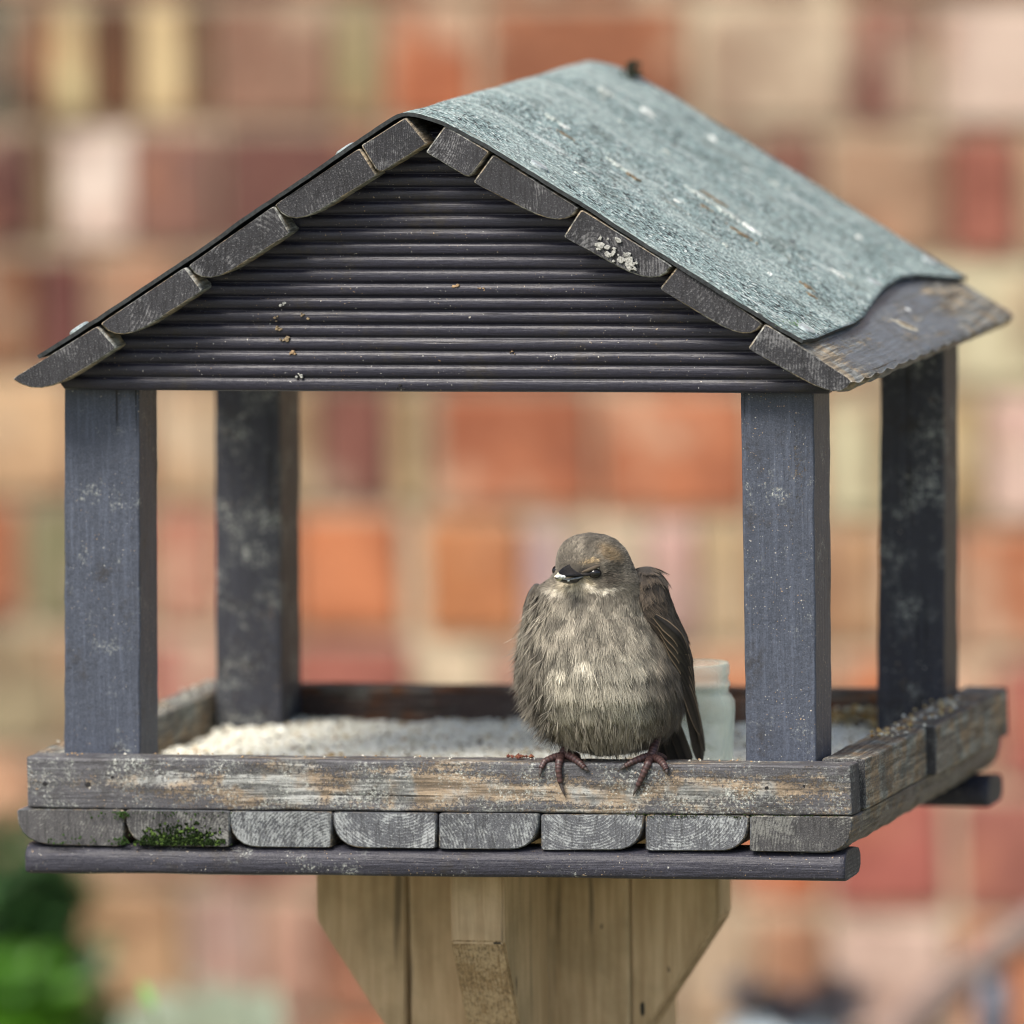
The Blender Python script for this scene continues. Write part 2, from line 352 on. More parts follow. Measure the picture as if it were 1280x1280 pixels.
ROWS = {   # photo pixels of the bricks seen in each course
 0: [(-210, -5, 'gry'), (2, 26, 'gry'), (30, 62, 'dor'), (66, 110, 'yel'), (114, 170, 'bro'), (175, 228, 'yel'), (233, 262, 'bro'), (268, 412, 'sal'), (420, 470, 'tan'), (482, 592, 'or_'), (606, 860, 'dor'), (878, 1058, 'lil'), (1064, 1160, 'dre'), (1172, 1400, 'cre')],
 1: [(-190, 40, 'dre'), (46, 70, 'tan'), (76, 163, 'wht'), (168, 268, 'pnk'), (276, 470, 'dre'), (480, 700, 'or_'), (712, 930, 'red'), (945, 1022, 'dre'), (1036, 1184, 'pnk'), (1190, 1270, 'red'), (1282, 1480, 'tan')],
 2: [(-180, 42, 'dor'), (48, 106, 'dre'), (112, 300, 'tan'), (310, 520, 'red'), (530, 740, 'or_'), (750, 960, 'red'), (970, 1080, 'tan'), (1092, 1300, 'grn')],
 3: [(-330, -125, 'red'), (-115, 90, 'tan'), (100, 184, 'dor'), (194, 266, 'tan'), (275, 396, 'tan'), (402, 484, 'dre'), (494, 525, 'tan'), (548, 738, 'or_'), (748, 936, 'or_'), (950, 1022, 'or_'), (1034, 1100, 'grn'), (1110, 1228, 'tan'), (1238, 1440, 'lil')],
 4: [(-190, 26, 'dor'), (36, 180, 'oli'), (190, 268, 'red'), (280, 365, 'sal'), (372, 500, 'or_'), (530, 652, 'or_'), (660, 700, 'lil'), (708, 805, 'cre'), (814, 868, 'lil'), (878, 930, 'tan'), (940, 1100, 'sal'), (1110, 1190, 'cre'), (1200, 1420, 'or_')],
 5: [(-160, 70, 'oli'), (80, 180, 'tan'), (190, 345, 'red'), (360, 512, 'red'), (524, 604, 'cre'), (614, 830, 'sal'), (842, 1035, 'or_'), (1046, 1120, 'or_'), (1130, 1236, 'tan'), (1246, 1450, 'red')],
 6: [(-270, 40, 'tan'), (50, 260, 'sal'), (270, 480, 'red'), (490, 700, 'or_'), (710, 910, 'tan'), (920, 1025, 'or_'), (1036, 1180, 'red'), (1196, 1400, 'red')],
 7: [(-260, -60, 'oli'), (-50, 92, 'dre'), (104, 226, 'tan'), (236, 318, 'lil'), (328, 394, 'sal'), (404, 620, 'red'), (630, 840, 'cre'), (852, 940, 'tan'), (950, 1030, 'sal'), (1042, 1184, 'cre'), (1198, 1300, 'or_')],
 8: [(-190, 70, 'dre'), (80, 220, 'cre'), (230, 312, 'tan'), (322, 392, 'sal'), (402, 610, 'or_'), (620, 820, 'red'), (830, 990, 'cre'), (1000, 1085, 'sal'), (1096, 1188, 'red'), (1200, 1400, 'or_')],
}
brick_me = box_mesh('brick', -.5, .5, -.5, .5, -.5, .5)
bmx = bmesh.new(); bmx.from_mesh(brick_me); bmesh.ops.bevel(bmx, geom=bmx.edges[:], offset=.035, segments=1, affect='EDGES'); bmx.to_mesh(brick_me); bmx.free()
brick_me.materials.append(M_brick)
def pitch(x): return 157.0+7.5*min(max(x, -1300), 2600)/1280
def add_brick(row, x0, x1, c, extra):
    xc = (x0+x1)/2; yt = 5+row*pitch(xc)+3; yb = 5+(row+1)*pitch(xc)-15
    p, q = at(xc, yt, YW), at(xc, yb, YW)
    if q[2] < .004: return
    if row <= 2 and x1 < 480 and c != PAL['wht'] and c != PAL['yel']: c = [v*.62 for v in c]  # upper left vignetting put into the brick colour as darkening
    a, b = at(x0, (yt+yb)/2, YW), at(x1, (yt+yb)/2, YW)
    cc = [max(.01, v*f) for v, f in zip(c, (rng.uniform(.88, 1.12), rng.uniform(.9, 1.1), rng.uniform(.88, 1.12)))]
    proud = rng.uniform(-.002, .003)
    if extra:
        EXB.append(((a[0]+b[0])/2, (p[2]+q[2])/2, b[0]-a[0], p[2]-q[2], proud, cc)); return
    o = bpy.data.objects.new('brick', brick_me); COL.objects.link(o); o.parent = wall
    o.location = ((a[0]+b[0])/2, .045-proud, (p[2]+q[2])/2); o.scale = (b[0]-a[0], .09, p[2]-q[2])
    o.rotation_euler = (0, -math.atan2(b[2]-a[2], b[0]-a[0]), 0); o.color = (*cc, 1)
EXB = []
pal = list(PAL); wts = np.array([5, 2, 1, 4, 2, 3, 4, 2, 1, 2.5, 1, .6, .6, .6, .3]); wts /= wts.sum()
for row in range(-8, 15):
    base = ROWS.get(row)
    lo, hi = -980, 2280
    if base:
        for x0, x1, c in base: add_brick(row, x0, x1, PAL[c], False)
        xl, xr = base[0][0]-11, base[-1][1]+11
    else:
        xl = xr = 200+(row % 2)*160+rng.uniform(-30, 30)
    k = row
    x = xr
    while x < 5600:
        w = (430 if k % 2 else 205)*rng.uniform(.96, 1.04); add_brick(row, x, x+w, PAL[pal[rng.choice(len(pal), p=wts)]], x > hi or x+w < lo); x += w+20; k += 1
    x = xl
    while x > -4600:
        w = (430 if k % 2 else 205)*rng.uniform(.96, 1.04); add_brick(row, x-w, x, PAL[pal[rng.choice(len(pal), p=wts)]], x < lo); x -= w+20; k += 1
V, F, C = [], [], []
for (x, z, w, h, pr, c) in EXB:
    n = len(V)
    for dx in (-.5, .5):
        for dy in (0, 1):
            for dz in (-.5, .5): V.append((x+dx*w, -pr+dy*.05, z+dz*h)); C.append(c)
    F += [(n+i for i in q) for q in ((0, 1, 3, 2), (4, 6, 7, 5), (0, 4, 5, 1), (2, 3, 7, 6), (0, 2, 6, 4), (1, 5, 7, 3))]
F = [tuple(f) for f in F]
far = mesh_np('brick', V, F, m_attr('far_brick', .9, .2, .35, 40), wall, col=np.array(C)); far['kind'] = 'stuff'
mort.matrix_parent_inverse = Matrix.Translation((0, -YW, 0))

# ------------------------------------------------------------------ bird table
TAB = empty('bird_table', (0.0, .19, 0))
tag(TAB, 'dark wooden bird table with green felted pitched roof on a pine post', 'bird table')
A = .21; D = .3635; HR = .0253
ZF = ZR-HR-.0006                                  # top of the floor planks

def wobble(me, amp, freq, seed=0.0, axis=None):
    for v in me.vertices:
        n = noise.noise_vector((v.co*freq)+Vector((seed, seed*1.7, seed*.3)))
        v.co += n*amp
def board(name, q0, q1, mat, bev=.0014, cuts=14, amp=.00035, parent=TAB, axis=2, mat_end=None, end_axis=None):
    """q0, q1: two quads (4 points each) joined to a hexahedron; long edges cut so that the arrises can wander"""
    bm = bmesh.new()
    vs = [bm.verts.new(tuple(p)) for p in list(q0)+list(q1)]
    for f in ((3, 2, 1, 0), (4, 5, 6, 7), (0, 1, 5, 4), (1, 2, 6, 5), (2, 3, 7, 6), (3, 0, 4, 7)): bm.faces.new([vs[i] for i in f])
    bmesh.ops.recalc_face_normals(bm, faces=bm.faces[:])
    bmesh.ops.bevel(bm, geom=bm.edges[:], offset=bev, segments=2, affect='EDGES', profile=.55)
    L = max((e.calc_length() for e in bm.edges))
    long = [e for e in bm.edges if e.calc_length() > L*.75]
    bmesh.ops.subdivide_edges(bm, edges=long, cuts=cuts, use_grid_fill=True)
    me = bpy.data.meshes.new(name); bm.to_mesh(me); bm.free()
    wobble(me, amp, 60, rng.uniform(0, 50)); wobble(me, amp*.6, 260, rng.uniform(0, 50))
    mats = [mat]
    if mat_end is not None:
        mats.append(mat_end)
        for p in me.polygons:
            if abs(p.normal[end_axis]) > .8: p.material_index = 1
    o = link_mesh(name, me, mats, parent)
    me.polygons.foreach_set('use_smooth', [True]*len(me.polygons))
    md = o.modifiers.new('wn', 'WEIGHTED_NORMAL'); md.keep_sharp = False
    return o
def quad_y(x0, x1, z0, z1, Y): return [(x0, Y, z0), (x1, Y, z0), (x1, Y, z1), (x0, Y, z1)]

# rails round the tray
p00, p01 = at(33, 1010, 0), at(1066, 1020, 0); p10, p11 = at(33, 946, 0), at(1063, 957.5, 0)
fr = [(p00[0], 0, p00[2]), (p01[0], 0, p01[2]), (p11[0], 0, p11[2]), (p10[0], 0, p10[2])]
board('rail', fr, [(x, .02, z) for x, y, z in fr], M_rail, cuts=46, amp=.0005, mat_end=M_enddark, end_axis=0)['label'] = 'front rail with paint worn to bare tan wood'
board('rail', quad_y(A-.021, A+.0015, ZF+.001, ZR+.0005, .0225), quad_y(A-.021, A+.001, ZF+.001, ZR, .172), M_railside, cuts=20, amp=.0005, mat_end=M_enddark, end_axis=1)
board('rail', quad_y(A-.0185, A+.0055, ZF+.001, ZR+.0005, .1735), quad_y(A-.0185, A+.0045, ZF+.001, ZR, D), M_railside, cuts=22, amp=.0005, mat_end=M_enddark, end_axis=1)
board('rail', quad_y(-A, -A+.019, ZF+.001, ZR, .0215), quad_y(-A, -A+.019, ZF+.001, ZR, D), M_railside, cuts=30, amp=.0005)
board('rail', quad_y(-A+.020, A-.020, ZF+.001, ZR-.001, D-.02), quad_y(-A+.020, A-.020, ZF+.001, ZR-.001, D), M_railback, cuts=30, amp=.0005)

# planks with one rounded lower arris, run front to back
def corner_poly(pts, rad):
    """pts: 4 px corners (TL, TR, BR, BL); rad: per corner (t_in, t_out) fractions of the adjoining sides"""
    out = []
    n = len(pts)
    for i in range(n):
        P, a, b = np.array(pts[i], float), np.array(pts[i-1], float), np.array(pts[(i+1) % n], float)
        ta, tb = rad[i]
        s, e = P+(a-P)*ta, P+(b-P)*tb
        k = 7 if max(ta, tb) > .2 else 3
        for j in range(k):
            t = j/(k-1); out.append((1-t)**2*s+2*t*(1-t)*P+t*t*e)
    return out
def plank(name, pts, rad, Y0, Y1, mat, mend, scallop=None, sections=26, wob=.0004):
    poly = corner_poly(pts, rad)
    q = np.array([xz(p[0], p[1], Y0) for p in poly]); cen = q.mean(0)
    n = len(q); V, F, mi = [], [], []
    ys = [Y0, Y0+.0008]+list(np.linspace(Y0+.004, Y1-.004, sections))+[Y1-.0008, Y1]
    zlo, zhi = q[:, 1].min(), q[:, 1].max()
    sd_ = rng.uniform(0, 99)
    for i, y in enumerate(ys):
        sh = .0008 if i in (0, len(ys)-1) else 0
        for (x, z) in q:
            d = np.array((x, z))-cen; L = np.hypot(*d); xx, zz = cen+d*(1-sh/L)
            wv = noise.noise_vector(Vector((xx*30, y*22, zz*30+sd_)))*wob
            if scallop and scallop(x, z):
                zz -= .0020*abs(math.sin(y*math.pi/.027+sd_))*(.75+.5*noise.noise(Vector((sd_, y*40, 0))))
            V.append((xx+wv.x, y, zz+wv.z))
    for i in range(len(ys)-1):
        for j in range(n):
            F.append((i*n+j, i*n+(j+1) % n, (i+1)*n+(j+1) % n, (i+1)*n+j)); mi.append(0)
    F.append(tuple(range(n-1, -1, -1))); mi.append(1)
    F.append(tuple((len(ys)-1)*n+j for j in range(n))); mi.append(1)
    me = bpy.data.meshes.new(name); me.from_pydata(V, [], F); me.update()
    bm = bmesh.new(); bm.from_mesh(me); bmesh.ops.recalc_face_normals(bm, faces=bm.faces[:]); bm.to_mesh(me); bm.free()
    o = link_mesh(name, me, [mat, mend], TAB); me.polygons.foreach_set('material_index', mi)
    for p in me.polygons: p.use_smooth = p.material_index == 0
    return o
S = (.05, .05)
fx = [(21, 155), (157, 287), (286, 415), (416, 545), (548, 674), (676, 805), (807, 936), (937, 1066)]
for i, (x0, x1) in enumerate(fx):
    yt = lambda x: 1011.5+(x-33)*.0095
    yb = lambda x: 1056.5+(x-33)*.0085
    c = [(x0, yt(x0)), (x1, yt(x1)), (x1, yb(x1)), (x0, yb(x0))]
    r = [S, S, S, (.30, .92)] if i < 4 else [S, S, (.92, .30), S]
    if i == 0: r = [S, S, S, (.42, .85)]
    r = [(b, a) if k in () else (a, b) for k, (a, b) in enumerate(r)]
    # corner order TL,TR,BR,BL : BL comes from BR (bottom side) and leaves to TL (left side)
    edge_x = at(x1, 1040, 0)[0]
    o = plank('floor_plank', c, r, -.0012+rng.uniform(-.0012, .0008), D+.004, M_plank, M_endfloor if i not in (0, 1, 7) else M_enddark,
              scallop=(lambda x, z: x > edge_x-.016 and z < ZF-.008) if i == 7 else None, sections=90 if i == 7 else 20)
    if i == 1: o['label'] = 'floor plank with green moss on its end'

# battens under the floor
def batten(Y0, dy, pxl, pxr, yt, yb):
    zt0, zb0 = at(pxl, yt[0], Y0)[2], at(pxl, yb[0], Y0)[2]
    zt1, zb1 = at(pxr, yt[1], Y0)[2], at(pxr, yb[1], Y0)[2]
    xl, xr = at(pxl, 1075, Y0)[0], at(pxr, 1080, Y0)[0]
    prof = [(0, .62), (.04, .80), (.12, .93), (.25, 1.0), (.70, 1.0), (.90, .9), (1, .68), (1, .30), (.90, .08), (.72, 0), (.12, 0), (.02, .06), (0, .16)]
    V, F, mi = [], [], []
    xs = [xl, xl+.001]+list(np.linspace(xl+.004, xr-.004, 50))+[xr-.001, xr]
    n = len(prof)
    for i, x in enumerate(xs):
        t = (x-xl)/(xr-xl); zt = zt0+(zt1-zt0)*t; zb = zb0+(zb1-zb0)*t
        for (a, b) in prof:
            k = .96 if i in (0, len(xs)-1) else 1
            a2, b2 = .5+(a-.5)*k, .5+(b-.5)*k
            w = noise.noise_vector(Vector((x*26, a*3, b*3+Y0*90)))*.00045
            V.append((x, Y0+a2*dy+w.y, zb+(zt-zb)*b2+w.z))
    for i in range(len(xs)-1):
        for j in range(n): F.append((i*n+j, (i+1)*n+j, (i+1)*n+(j+1) % n, i*n+(j+1) % n)); mi.append(0)
    F.append(tuple(range(n))); mi.append(1); F.append(tuple((len(xs)-1)*n+j for j in range(n-1, -1, -1))); mi.append(1)
    me = bpy.data.meshes.new('batten'); me.from_pydata(V, [], F); me.update()
    bm = bmesh.new(); bm.from_mesh(me); bmesh.ops.recalc_face_normals(bm, faces=bm.faces[:]); bm.to_mesh(me); bm.free()
    o = link_mesh('batten', me, [M_batten, M_enddark], TAB); me.polygons.foreach_set('material_index', mi)
    for p in me.polygons: p.use_smooth = p.material_index == 0
    return o
b0 = batten(-.0025, .038, 31, 1056, (1055.5, 1065.5), (1092, 1102.5))
b1 = b0.copy(); COL.objects.link(b1); b1.location = (.008, D-.048, .0005)

# corner posts
zg = at(500, 489, .004)[2]
def post(Y, xl, xr, dy, mat, ztop):
    (xlt, xlb), (xrt, xrb) = xl, xr
    def edge(xt, xb):
        a, b = at(xt, 500, Y), at(xb, 940, Y)
        f = lambda z: a[0]+(b[0]-a[0])*(z-a[2])/(b[2]-a[2])
        return f
    l, r = edge(xlt, xlb), edge(xrt, xrb)
    zb = ZF+.0005
    q0 = [(l(zb), Y, zb), (r(zb), Y, zb), (r(ztop), Y, ztop), (l(ztop), Y, ztop)]
    return board('corner_post', q0, [(x, Y+dy, z) for x, y, z in q0], mat, cuts=26, amp=.0004, bev=.0011)
post(.0206, (80, 80), (174, 175), .036, M_post, zg+.006)
post(.0206, (926, 932), (1017, 1020), .038, M_post, zg+.006)
post(.298, (268, 270), (350, 352), .042, M_postback, zg+.006)
post(.298, (1100, 1095), (1180, 1181), .036, M_postback, zg+.006)

# gable boards: one ribbed face front and back, cut to the roof pitch
def gable(Y0, th, ribs_front):
    zb, zt = at(500, 490, .0085)[2], at(526, 163, .0085)[2]
    lz = [at(p[0], p[1], .0085) for p in ((82, 490), (64, 463), (490, 166))]; rz_ = [at(p[0], p[1], .0085) for p in ((1034, 491), (1048, 474), (566, 170))]
    XL = lambda z: float(np.interp(z, [p[2] for p in lz], [p[0] for p in lz])); XR = lambda z: float(np.interp(z, [p[2] for p in rz_], [p[0] for p in rz_]))
    pit = .00672; rib_h = [rng.uniform(.75, 1.15) for _ in range(80)]
    n = int((zt-zb)/pit*9)
    NX = 24; V, F = [], []
    for i in range(n+1):
        z = zb+(zt-zb)*i/n; t = i/n
        ph = ((z-zb)/pit) % 1.0
        h = math.sqrt(max(0, 1-(2*ph-1)**2)) if .09 < ph < .91 else -.35
        x0, x1 = XL(z), XR(z)
        for j in range(NX+1):
            x = x0+(x1-x0)*j/NX
            d = noise.noise(Vector((x*9, z*40, Y0)))*.0003
            yy = Y0+.0021-.0021*h*rib_h[int((z-zb)/pit)]+d+noise.noise(Vector((x*5, int((z-zb)/pit)*3.3, 2)))*.0005
            V.append((x, yy if ribs_front else Y0, z+noise.noise(Vector((x*7, 3.1, Y0)))*.0005))
    m0 = len(V)
    for i in range(n+1):
        z = zb+(zt-zb)*i/n; x0, x1 = XL(z), XR(z)
        for j in (0, NX): V.append((x0+(x1-x0)*j/NX, Y0+th, z))
    W = NX+1
    for i in range(n):
        for j in range(NX): F.append((i*W+j, i*W+j+1, (i+1)*W+j+1, (i+1)*W+j))
        F.append((m0+2*i+1, m0+2*i, m0+2*i+2, m0+2*i+3))
        F.append((m0+2*i, i*W, (i+1)*W, m0+2*i+2)); F.append((i*W+NX, m0+2*i+1, m0+2*i+3, (i+1)*W+NX))
    F.append(tuple(range(NX, -1, -1))+(m0, m0+1))
    return mesh_np('gable_board', V, F, M_gable, TAB, smooth=True)
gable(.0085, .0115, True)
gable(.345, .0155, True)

# roof planks
YF, YB = -.0100, .3890
LP = [[(15, 474), (122, 407), (146, 434), (52, 497)], [(125, 405), (232, 334), (253, 363), (150, 432)], [(235, 332), (342, 257), (362, 291), (258, 362)],
      [(343, 256), (450, 185), (471, 219), (366, 288)], [(451, 182), (507, 147), (534, 180), (473, 217)]]
RP = [[(556, 157), (612, 190), (587, 224), (532, 190)], [(616, 193), (723, 260), (707, 288), (591, 228)], [(726, 262), (839, 333), (824, 362), (704, 296)],
      [(848, 331), (953, 405), (938, 432), (824, 361)], [(956, 405), (1066, 476), (1052, 503), (934, 436)]]
for i, c in enumerate(LP):
    c = c if i < 4 else c
    r = [S, S, S, (.46, .96)] if i < 4 else [S, S, S, (.1, .2)]
    c = [c[0], c[1], c[2], (c[3][0]-4*(i < 4), c[3][1]+1)]
    plank('roof_plank', c, r, YF+rng.uniform(-.0015, .0015), YB+rng.uniform(-.002, .002), M_roofp, M_endroof, sections=24)
for i, c in enumerate(RP):
    r = [S, S, (.96, .46), S] if i else [S, S, (.2, .1), S]
    ex = at(1040, 480, 0)[0]; ez = at(1040, 470, 0)[2]
    o = plank('roof_plank', c, r, YF+rng.uniform(-.0015, .0015), YB+rng.uniform(-.002, .002), M_roofp, M_endroof,
              scallop=(lambda x, z: x > ex and z < ez) if i == 4 else None, sections=110 if i == 4 else 24)
    if i == 4: o['label'] = 'eave plank left bare beyond the felt, with scalloped lower edge'

# roof felt
prof = [(48, 447), (122, 400), (232, 327), (342, 250), (450, 177), (499, 144.5), (508, 142), (520, 144), (552, 152.5), (614, 186), (724, 255), (838, 326.5), (953, 399), (1064, 470)]
P2 = np.array([xz(x, y, YF) for x, y in prof])
sl = np.concatenate([[0], np.cumsum(np.hypot(*np.diff(P2, axis=0).T))])
vv = np.array([0, .066, .286, .37, .44, .52, .60, .706, .76, .818, .87, .906, .96, 1.0]); ss = np.array([.44, .46, .47, .43, .36, .28, .216, .165, .17, .194, .25, .309, .40, .455])
YFE0, YFE1 = YF-.0005, YB-.001
seg = sl[-1]-sl[-2]
NU, NV = 150, 90
VT = np.zeros((NV+1, NU+1, 3)); NT_ = np.zeros_like(VT)
for i in range(NV+1):
    v = i/NV
    um = sl[-2]+np.interp(v, vv, ss)*seg
    us = np.linspace(0, um, NU+1)
    x = np.interp(us, sl, P2[:, 0]); z = np.interp(us, sl, P2[:, 1])
    # the bend at the ridge softened
    for _ in range(2): z[1:-1] = (z[:-2]+2*z[1:-1]+z[2:])/4
    tx, tz = np.gradient(x), np.gradient(z); L = np.hypot(tx, tz); nx, nz = -tz/L, tx/L
    y = YFE0+(YFE1-YFE0)*v
    for j in range(NU+1):
        e = max(0, 1-(um-us[j])/.02)
        lift = .0010+noise.noise(Vector((us[j]*26, v*9, 2.2)))*.0006+noise.noise(Vector((us[j]*150, v*60, 5.2)))*.00025+.0022*e*e*(.5+noise.noise(Vector((v*6, 1, 1))))
        ef = noise.noise(Vector((us[j]*60, 7, 7)))*.0012*(1 if i in (0, NV) else 0)
        VT[i, j] = (x[j]+nx[j]*lift, y+ef, z[j]+nz[j]*lift); NT_[i, j] = (nx[j], 0, nz[j])
TH = .0017
V = np.concatenate([(VT+NT_*.0002).reshape(-1, 3), (VT-NT_*TH).reshape(-1, 3)]); W = NU+1; off = (NV+1)*W
F = []
for i in range(NV):
    for j in range(NU):
        a = i*W+j; F.append((a, a+1, a+W+1, a+W)); F.append((off+a, off+a+W, off+a+W+1, off+a+1))
for j in range(NU):
    F.append((j, off+j, off+j+1, j+1)); a = NV*W+j; F.append((a, a+1, off+a+1, off+a))
for i in range(NV):
    a = i*W; F.append((a, a+W, off+a+W, off+a)); a = i*W+NU; F.append((a, off+a, off+a+W, a+W))
M_bitumen = m_simple('cut_felt_edge', (.022, .026, .027), .85, .5, 600)
felt = mesh_np('roof_felt', V, F, [M_felt, M_bitumen], TAB, smooth=True)
for p in felt.data.polygons:
    if len(set(v < off for v in p.vertices)) > 1: p.use_smooth = False; p.material_index = 1
    elif p.vertices[0] >= off: p.material_index = 1
felt['label'] = 'pale green mineral felt with a wavy torn lower edge'
# right slope plane, for what lies on the felt
Ra, Rb = at(614, 186, YF), at(953, 399, YF)
rs = (Rb-Ra)/np.linalg.norm(Rb-Ra); rn = np.array([-rs[2], 0, rs[0]]); rn = rn/np.linalg.norm(rn); rn *= np.sign(rn[2])
def on_roof(px, py, h=.0002): return on_plane(px, py, Ra, rn)+rn*h
def disc(name, c, n, rad, th, mat, parent, k=14, irr=0.0, stretch=1.0, ax=None, seed=0):
    n = np.array(n)/np.linalg.norm(n); a = np.array(ax if ax is not None else (0, 1, 0), float); a = a-n*np.dot(a, n); a /= np.linalg.norm(a); b = np.cross(n, a)
    rr = np.random.default_rng(seed); R_ = rad*(1+irr*rr.uniform(-1, 1, k))
    V = []
    for hh, s in ((-.0008, 1.0), (th*.6, 1.0), (th, .8)):
        for i in range(k):
            t = 2*math.pi*i/k; V.append(c+a*math.cos(t)*R_[i]*stretch*s+b*math.sin(t)*R_[i]*s+n*hh)
    F = [(i, (i+1) % k, k+(i+1) % k, k+i) for i in range(k)]+[(k+i, k+(i+1) % k, 2*k+(i+1) % k, 2*k+i) for i in range(k)]+[tuple(2*k+i for i in range(k))]
    return mesh_np(name, V, F, mat, parent)
for (x, y) in ((672, 211), (1006, 415), (1092, 358), (1160, 330)):
    disc('clout_nail', on_roof(x, y, .0018), rn, .0048, .0009, M_nail, TAB, seed=x)
La, Lb = at(122, 400, YF), at(450, 177, YF); ls = (Lb-La)/np.linalg.norm(Lb-La); ln = np.array([-ls[2], 0, ls[0]]); ln *= np.sign(ln[2])
for (x, y) in ((92, 414), (425, 190)):
    disc('clout_nail', at(x, y, YF)+np.array([0, .012, 0])+ln*.0004, ln, .0055, .0012, M_nail, TAB, seed=x)
# droppings on the felt: streaks that ran down the slope
sp = [(808, 143, .0032, 1.6), (755, 118, .004, 1.2), (690, 152, .0022, 3.0), (704, 162, .0018, 3.0), (768, 208, .0028, 3.4), (783, 218, .002, 3.0), (889, 176, .0026, 1.4), (872, 247, .0042, 3.2),
      (905, 268, .0040, 3.4), (935, 288, .0030, 3.6), (965, 232, .0028, 1.8), (985, 238, .002, 1.5), (1072, 300, .0016, 1.2), (1110, 312, .0017, 1.1), (830, 192, .0022, 2), (845, 255, .0018, 2), (1000, 325, .0015, 2.5), (1060, 348, .0016, 2.2),
      (960, 345, .0014, 2), (905, 310, .0014, 2.6), (720, 220, .0013, 2), (1045, 345, .0024, 2.6), (1130, 345, .002, 3), (775, 155, .0015, 2), (930, 215, .0016, 1.8)]
def spatter(x, y, r, st, mat, seed, h):
    """one dropping: flecks of uneven size strewn down the fall of the roof"""
    q = np.random.default_rng(seed); c = on_roof(x, y, h); acr = np.array([0, 1.0, 0]); VV, FF = [], []
    n = int(5+st*r*2600)
    for _ in range(n):
        a = q.normal(0, .40)*r*st*.8; w = q.normal(0, .50)*r*(1.15-min(1, abs(a)/(r*st)))
        rad = r*q.uniform(.12, .5)*(1.15-min(1, abs(a)/(r*st*1.1))); k = 9
        p = c+rs*a+acr*w; e = q.uniform(.8, 1.7); R_ = rad*q.uniform(.45, 1.35, k); n0 = len(VV); hh = q.uniform(.0002, .0005)
        for z, sc in ((-.0008, 1), (hh, .9)):
            for i in range(k):
                t = 2*math.pi*i/k; VV.append(p+rs*math.cos(t)*R_[i]*e*sc+acr*math.sin(t)*R_[i]*sc+rn*z)
        FF += [(n0+i, n0+(i+1) % k, n0+k+(i+1) % k, n0+k+i) for i in range(k)]+[tuple(n0+k+i for i in range(k))]
    return mesh_np('dropping', VV, FF, mat, felt)
for i, (x, y, r, st) in enumerate(sp): spatter(x, y, r, st, M_splat if i % 3 == 0 else M_scuff, i+3, .0016)
for i, (x, y, r, st) in enumerate([(888, 250, .0034, 4.0), (925, 295, .0030, 3.6), (1008, 362, .0024, 3.2), (790, 224, .002, 4), (705, 172, .0016, 5), (1012, 372, .002, 3), (880, 262, .002, 3)]):
    spatter(x, y, r, st, M_splatb, i+70, .0015)
# eave plank: bared knot
Ea, Eb = at(956, 405, YF), at(1066, 476, YF); es = (Eb-Ea)/np.linalg.norm(Eb-Ea); en = np.array([-es[2], 0, es[0]]); en *= np.sign(en[2])
kc = on_plane(1132, 407, Ea, en)
disc('knot', kc, en, .0048, .0005, M_knot, TAB, k=20, irr=.2, stretch=2.0, ax=(.5, .9, -.35), seed=5)
disc('knot', kc+en*.0004, en, .0022, .0003, M_splatb, TAB, k=16, irr=.25, stretch=2.6, ax=(.5, .9, -.35), seed=6)
disc('dropping', on_plane(1135, 388, Ea, en), en, .0019, .0006, M_splat, TAB, k=14, irr=.15, seed=9)
q9 = np.random.default_rng(31)
for (x, y, r, mt) in ((352, 381, .0010, M_dull), (347, 411, .0010, M_splatb), (357, 425, .0011, M_splatb), (366, 441, .0011, M_husk), (372, 470, .0008, M_dull), (570, 357, .0009, M_husk), (501, 484, .0011, M_hole), (345, 398, .0009, M_splatb), (378, 395, .0008, M_splatb), (600, 360, .0006, M_husk), (640, 440, .0006, M_husk)):
    for _ in range(4):
        disc('dropping', at(x+q9.normal(0, 3), y+q9.normal(0, 2), .0086), (0, -1, .1), r*q9.uniform(.3, .8), .0006, mt, TAB, k=9, irr=.45, seed=int(x*7+_), stretch=q9.uniform(1, 1.8), ax=(1, 0, .2))
for _ in range(26):
    u = q9.normal(0, 1)
    disc('dropping', at(772+u*14+q9.normal(0, 4), 318+u*7+q9.normal(0, 6), -.0116-.00004*_), (0, -1, 0), q9.uniform(.0004, .0013), .0003, M_dull, TAB, k=10, irr=.5, seed=400+_, stretch=q9.uniform(1, 2), ax=(.4, 0, q9.uniform(-.6, .6)))
# nail holes in the front rail
for (x, y, r) in ((140, 972, .0010), (109, 981, .0012), (958, 985, .0009), (1005, 983, .0009), (56, 980, .0010)):
    disc('nail_hole', at(x, y, -.0005)+np.array([0, .0006, 0]), (0, -1, 0), r, .0003, M_hole, TAB, k=10, irr=.3, seed=x, stretch=1.4 if x < 120 else 1, ax=(1, 0, .1))

